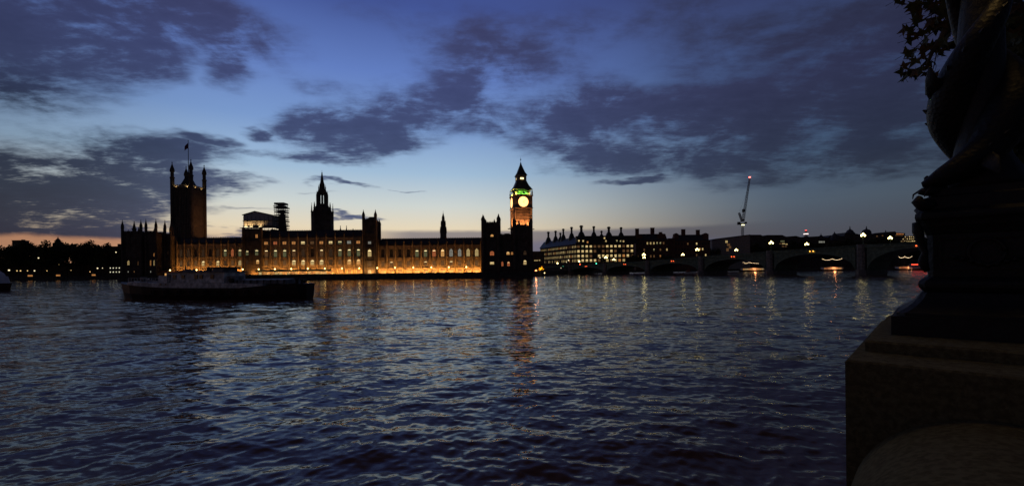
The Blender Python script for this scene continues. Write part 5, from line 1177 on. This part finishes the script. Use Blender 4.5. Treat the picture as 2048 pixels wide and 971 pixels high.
for q in range(4):
    a = q*math.pi/2; fm = M()      # raised frame, roundel and swag on each face
    for b_ in ((-.23,.23,.45,.465),(-.23,.23,.655,.67),(-.23,-.215,.466,.654),(.215,.23,.466,.654)): fm.box(b_[0], b_[1], -.297, -.2845, b_[2], b_[3])
    o = fm.build('panel_frame', IRONB, ped); o.rotation_euler = (0, 0, a)
    rm_ = M(); rm_.tube([( .085*math.cos(i*math.pi/10), -.297, .565+.085*math.sin(i*math.pi/10)) for i in range(21)], .012, 6)
    rm_.lathe(0, 0, [(0.001,0)], 3) if 0 else None
    for i in range(9): rm_.tube([(-.16+.04*i, -.30, .47+.015*abs(i-4)), (-.14+.04*i, -.305, .475+.015*abs(i-4.5))], [.018, .012], 6)
    o = rm_.build('roundel', IRONB, ped, True); o.rotation_euler = (0, 0, a)
    # corner scroll brackets under the cap
    sc_ = M(); sc_.tube([(-.29,-.29,.44),(-.312,-.312,.50),(-.300,-.300,.57),(-.322,-.322,.65),(-.335,-.335,.72),(-.345,-.345,.78)], [.018,.03,.02,.024,.032,.02], 7); o = sc_.build('scroll_bracket', IRONB, ls, True); o.rotation_euler = (0, 0, a)
    sl = M(); sl.tube([(-.25,-.25,.90),(-.31,-.31,.905),(-.335,-.335,.93),(-.32,-.32,.955)], [.05,.045,.035,.02], 8); o = sl.build('leaf_boss', IRONB, ls, True); o.rotation_euler = (0, 0, a)
M().lathe(0, 0, [(.25,1.006),(.24,1.06),(.20,1.14),(.15,1.24),(.13,1.4),(.12,2.1),(.09,2.5),(.07,2.8),(.11,2.86),(.11,2.92),(.06,2.96),(.055,3.2),(.10,3.24),(.13,3.30)], 16).build('post', IRONB, ls, True)
GLOBE = glow('standard_globe', (1,.62,.20), 10)
M().lathe(0, 0, [(.12,3.301),(.24,3.42),(.29,3.58),(.26,3.76),(.16,3.90),(.06,3.96)], 18).build('globe', GLOBE, ls, True)
M().lathe(0, 0, [(.10,3.961),(.12,4.0),(.05,4.06),(.02,4.2)], 10).build('crown_finial', IRONB, ls, True)
def fish(ph0):
    m = M(); pts = []; rad = []
    keys = [(0, .425, 1.045, .018), (.02, .395, 1.055, .040), (.05, .345, 1.085, .068), (.10, .28, 1.13, .088), (.16, .21, 1.19, .10), (.26, .15, 1.27, .110), (.42, .13, 1.40, .135), (.56, .14, 1.53, .150), (.70, .145, 1.66, .140), (.84, .14, 1.80, .120), (1.0, .14, 1.95, .100), (1.16, .14, 2.10, .082), (1.32, .12, 2.25, .060), (1.48, .13, 2.40, .042), (1.6, .17, 2.52, .028)]
    ks = np.array(keys); tt = np.linspace(0, 1, len(keys)); T_ = np.linspace(0, 1, 70)
    u = np.interp(T_, tt, ks[:, 0]); r = np.interp(T_, tt, ks[:, 1]); z = np.interp(T_, tt, ks[:, 2]); w_ = np.interp(T_, tt, ks[:, 3])
    for i in range(3): 
        for arr in (u, r, z, w_): arr[1:-1] = (arr[:-2]+2*arr[1:-1]+arr[2:])/4
    for i in range(70):
        a = R(ph0)+u[i]*math.pi*1.15; pts.append((r[i]*math.cos(a), r[i]*math.sin(a), z[i])); rad.append(w_[i])
    m.tube(pts, rad, 16); b = m.build('fish_body', SCALE, ls, True)
    # head: jaw, barbels, eye, gill
    def at(f): i = int(f*69); return Vector(pts[i]), rad[i], (Vector(pts[min(69, i+1)])-Vector(pts[max(0, i-1)])).normalized()
    p, r_, d = at(.05); out = Vector((math.cos(R(ph0)), math.sin(R(ph0)), 0)); sd = Vector((-out.y, out.x, 0))
    jm = M(); jm.tube([p-out*.10-Vector((0,0,.035)), p-Vector((0,0,.055)), p+out*.055-Vector((0,0,.062))], [.05,.036,.014], 8); jm.build('lower_jaw', IRONB, b, True)
    for s2 in (-1, 1):
        em = M(); c = p-out*.05+sd*s2*.052+Vector((0,0,.045)); em.lathe(c.x, c.y, [(.004,c.z-.02),(.017,c.z-.008),(.017,c.z+.008),(.004,c.z+.02)], 8); em.build('eye', IRONB, b, True)
        pf, rf_, df = at(.28); fm_ = M(); q = pf+sd*s2*rf_*.8
        fm_.tube([q, q+sd*s2*.08-Vector((0,0,.04))+out*.04, q+sd*s2*.15-Vector((0,0,.13))+out*.06], [(.055,.012),(.05,.01),(.012,.004)], 8); fm_.build('side_fin', IRONB, b, True)
        bm_ = M(); bm_.tube([p+sd*s2*.03-Vector((0,0,.03)), p+sd*s2*.05+out*.05-Vector((0,0,.07)), p+sd*s2*.045+out*.06-Vector((0,0,.10))], [.008,.006,.003], 5); bm_.build('barbel', IRONB, b)
    dm = M()
    for f in np.linspace(.36, .84, 13):
        pf, rf_, df = at(f); o_ = Vector((pf.x, pf.y, 0)).normalized(); dm.tube([pf+o_*rf_*.93, pf+o_*(rf_*1.0+.018)+df*.02], [.02, .004], 5)
    stuff(dm.build('back_scutes', IRONB, b))
    pf, rf_, df = at(.63); o_ = Vector((pf.x, pf.y, 0)).normalized(); fn = M(); q = pf+o_*rf_*.9
    fn.tube([q-df*.05, q+o_*.05+df*.05, q+o_*.085+df*.14], [(.014,.07),(.011,.045),(.004,.008)], 8); fn.build('back_fin', IRONB, b, True)
    pf = Vector(pts[-1]); d = (Vector(pts[-1])-Vector(pts[-3])).normalized(); tf = M()
    for s2 in (-1, 1): tf.tube([pf-d*.03, pf+d*.12+sd*s2*.09, pf+d*.26+sd*s2*.20], [(.035,.02),(.06,.012),(.012,.004)], 8)
    tf.build('tail_fin', IRONB, b, True)
fish(-137); fish(43)

# ================================================================== PLANE TREE LEAVES OVER THE LAMP
LEAFN = mat('plane_leaf', (.05,.05,.018), .7, vary=.5, scale=3, col2=(.03,.04,.012)); LEAFN2 = mat('plane_leaf_brown', (.075,.042,.016), .7, vary=.4, scale=3)
def leaf_mesh(seed, mt):
    g = random.Random(seed); m = M()
    rr = [.06,.55,.30,.80,.40,1.05,.40,.82,.30,.55,.06]; an = [-90,-38,-20,18,50,90,130,162,200,218,270]
    v = [(0,0,0)]+[(r*.5*math.cos(R(a+g.uniform(-5,5)))*1.0, r*.5*math.sin(R(a)), .12*r*r*g.uniform(-1,1)) for r, a in zip(rr, an)]
    m.v = v; m.f = [(0, i, i+1) for i in range(1, 11)]; m.mi = [0]*10
    m.face([(-.008,-.03,.001),(.008,-.03,.001),(.012,-.42,-.05),(-.012,-.42,-.05)])
    return m.mesh('leaf', mt)
LM = [leaf_mesh(i, LEAFN if i % 3 else LEAFN2) for i in range(6)]
YL = 9.0
pt = thing('plane_tree', 'plane tree with broad autumn leaves hanging in from the top right corner', 'tree', (15.0, 11.5, CAMH-1.66))
def WP(cx, cy, Y=YL):           # a point of the crop at the top right corner
    px, py = 1760+cx/3.236, cy/3.236; return Vector((PX(px, Y, py), Y, PZ(px, py, Y)))
O = Vector(pt.location)
tr = M(); tr.tube([(0,0,0),(.1,0,2.5),(-.1,.1,5.5),(-.3,.1,9),(-.1,.2,13)], [.48,.38,.32,.24,.12], 12); tr.build('trunk', BARK, pt, True)
def limb(pts, r0, r1): 
    m = M(); n = len(pts); m.tube([p-O for p in pts], [r0+(r1-r0)*i/(n-1) for i in range(n)], 7); m.build('branch', BARK, pt, True)
S0 = O+Vector((-.3,.1,8.5))
limb([S0, S0+Vector((-2,-.8,1.2)), WP(640,-110), WP(560,-30), WP(500,60), WP(440,160), WP(400,240), WP(340,330), WP(300,430), WP(200,478)], .14, .008)
limb([WP(560,-30), WP(440,20), WP(360,80), WP(300,115), WP(230,160), WP(180,205)], .022, .006)
limb([WP(440,160), WP(370,185), WP(300,240), WP(240,300), WP(175,345)], .016, .005)
limb([WP(400,240), WP(370,330), WP(350,420), WP(335,480)], .014, .005)
limb([WP(640,-110), WP(420,-60), WP(300,-20), WP(190,-10), WP(110,5)], .03, .006)
limb([S0, S0+Vector((-2.4,-.6,.2)), WP(900,40), WP(760,60), WP(640,40), WP(560,90)], .1, .01)
LP = [(100,5),(135,25),(200,50),(225,75),(215,20),(250,20),(265,100),(290,30),(310,10),(350,60),(370,30),(385,70),(430,10),(440,95),(470,40),(480,20),(330,135),(310,175),(400,150),(440,165),(470,150),(220,140),(245,235),(285,220),(305,250),(180,200),(160,190),(190,215),(180,260),(275,300),(265,330),(180,320),(165,350),(190,370),(225,320),(215,345),(335,290),(380,265),(415,260),(380,340),(395,350),(270,380),(325,370),(320,395),(355,415),(235,385),(150,430),(145,465),(160,500),(175,475),(200,480),(230,460),(235,500),(280,440),(310,430),(300,470),(330,480),(350,475),(340,505),(270,460),(365,320),(410,310),(420,200),(400,110),(455,60),(500,60),(520,20)]
g6 = random.Random(21)
LP += [(g6.uniform(330, 560), g6.uniform(-40, 190)) for _ in range(26)]+[(g6.uniform(180, 420), g6.uniform(-40, 60)) for _ in range(12)]+[(g6.uniform(540, 940), g6.uniform(-60, 330)) for _ in range(95)]
for i, (cx, cy) in enumerate(LP):
    p = WP(cx, cy, YL+g6.uniform(-.35, .35)); o = put('leaf', LM[g6.randrange(6)], pt, p-O)
    o.rotation_euler = (R(90)+g6.gauss(0, .45), g6.uniform(-3.1, 3.1), g6.gauss(-0.72, .5)); s_ = g6.uniform(.26, .44); o.scale = (s_, s_, s_)
up = crown_mesh('upper_foliage', [(-2.0,-1.5,11.5,2.4),(0,.5,13.5,3.2),(1.5,1.0,11.5,2.8),(-1,1.5,15,2.5),(3,0,13,2.4)], 2600, .16, LEAFN, 9)
stuff(put('upper_foliage', up, pt))

bt2 = thing('plane_tree', 'dense dark tree closing the view right behind the lamp standard', 'tree', (19.5, 15.5, CAMH-1.66))
m_ = M(); m_.tube([(0,0,0),(.1,0,3),(-.2,.1,7),(0,.1,11)], [.5,.4,.3,.15], 12); m_.build('trunk', BARK, bt2, True)
put('crown', crown_mesh('crown', [(0,0,8,3.3),(.5,.5,11.5,3.4),(2,1,5.6,2.8),(-.3,0,5.2,2.3),(3,1,9,3.2),(1.5,.5,14,3)], 15000, .22, LEAFN, 31), bt2)

o = M().box(-.3, .3, -.2, .2, 0, .35).build('floodlight', IRON, None, loc=(PX(739, 294, 545), 294, GZ+.02))
tag(o, 'amber floodlight at the foot of the tower with two tall turrets', 'floodlight', 'floodlights along the palace terrace')
light('flood_lamp', 'SPOT', (0, 0, .55), (1, .47, .12), 4200, o, .25, (0, 2.0, 3.0), R(165), .9)

for x_, lb2 in ((505, 'amber floodlight at the foot of the projecting block under the temporary roof'),):
    o = M().box(-.3, .3, -.2, .2, 0, .35).build('floodlight', IRON, None, loc=(PX(x_, 295, 545), 295, GZ+.02)); tag(o, lb2, 'floodlight', 'floodlights along the palace terrace')
    light('flood_lamp', 'SPOT', (0, 0, .55), (1, .40, .08), 2600, o, .25, (0, 2.0, 3.0), R(165), .9)
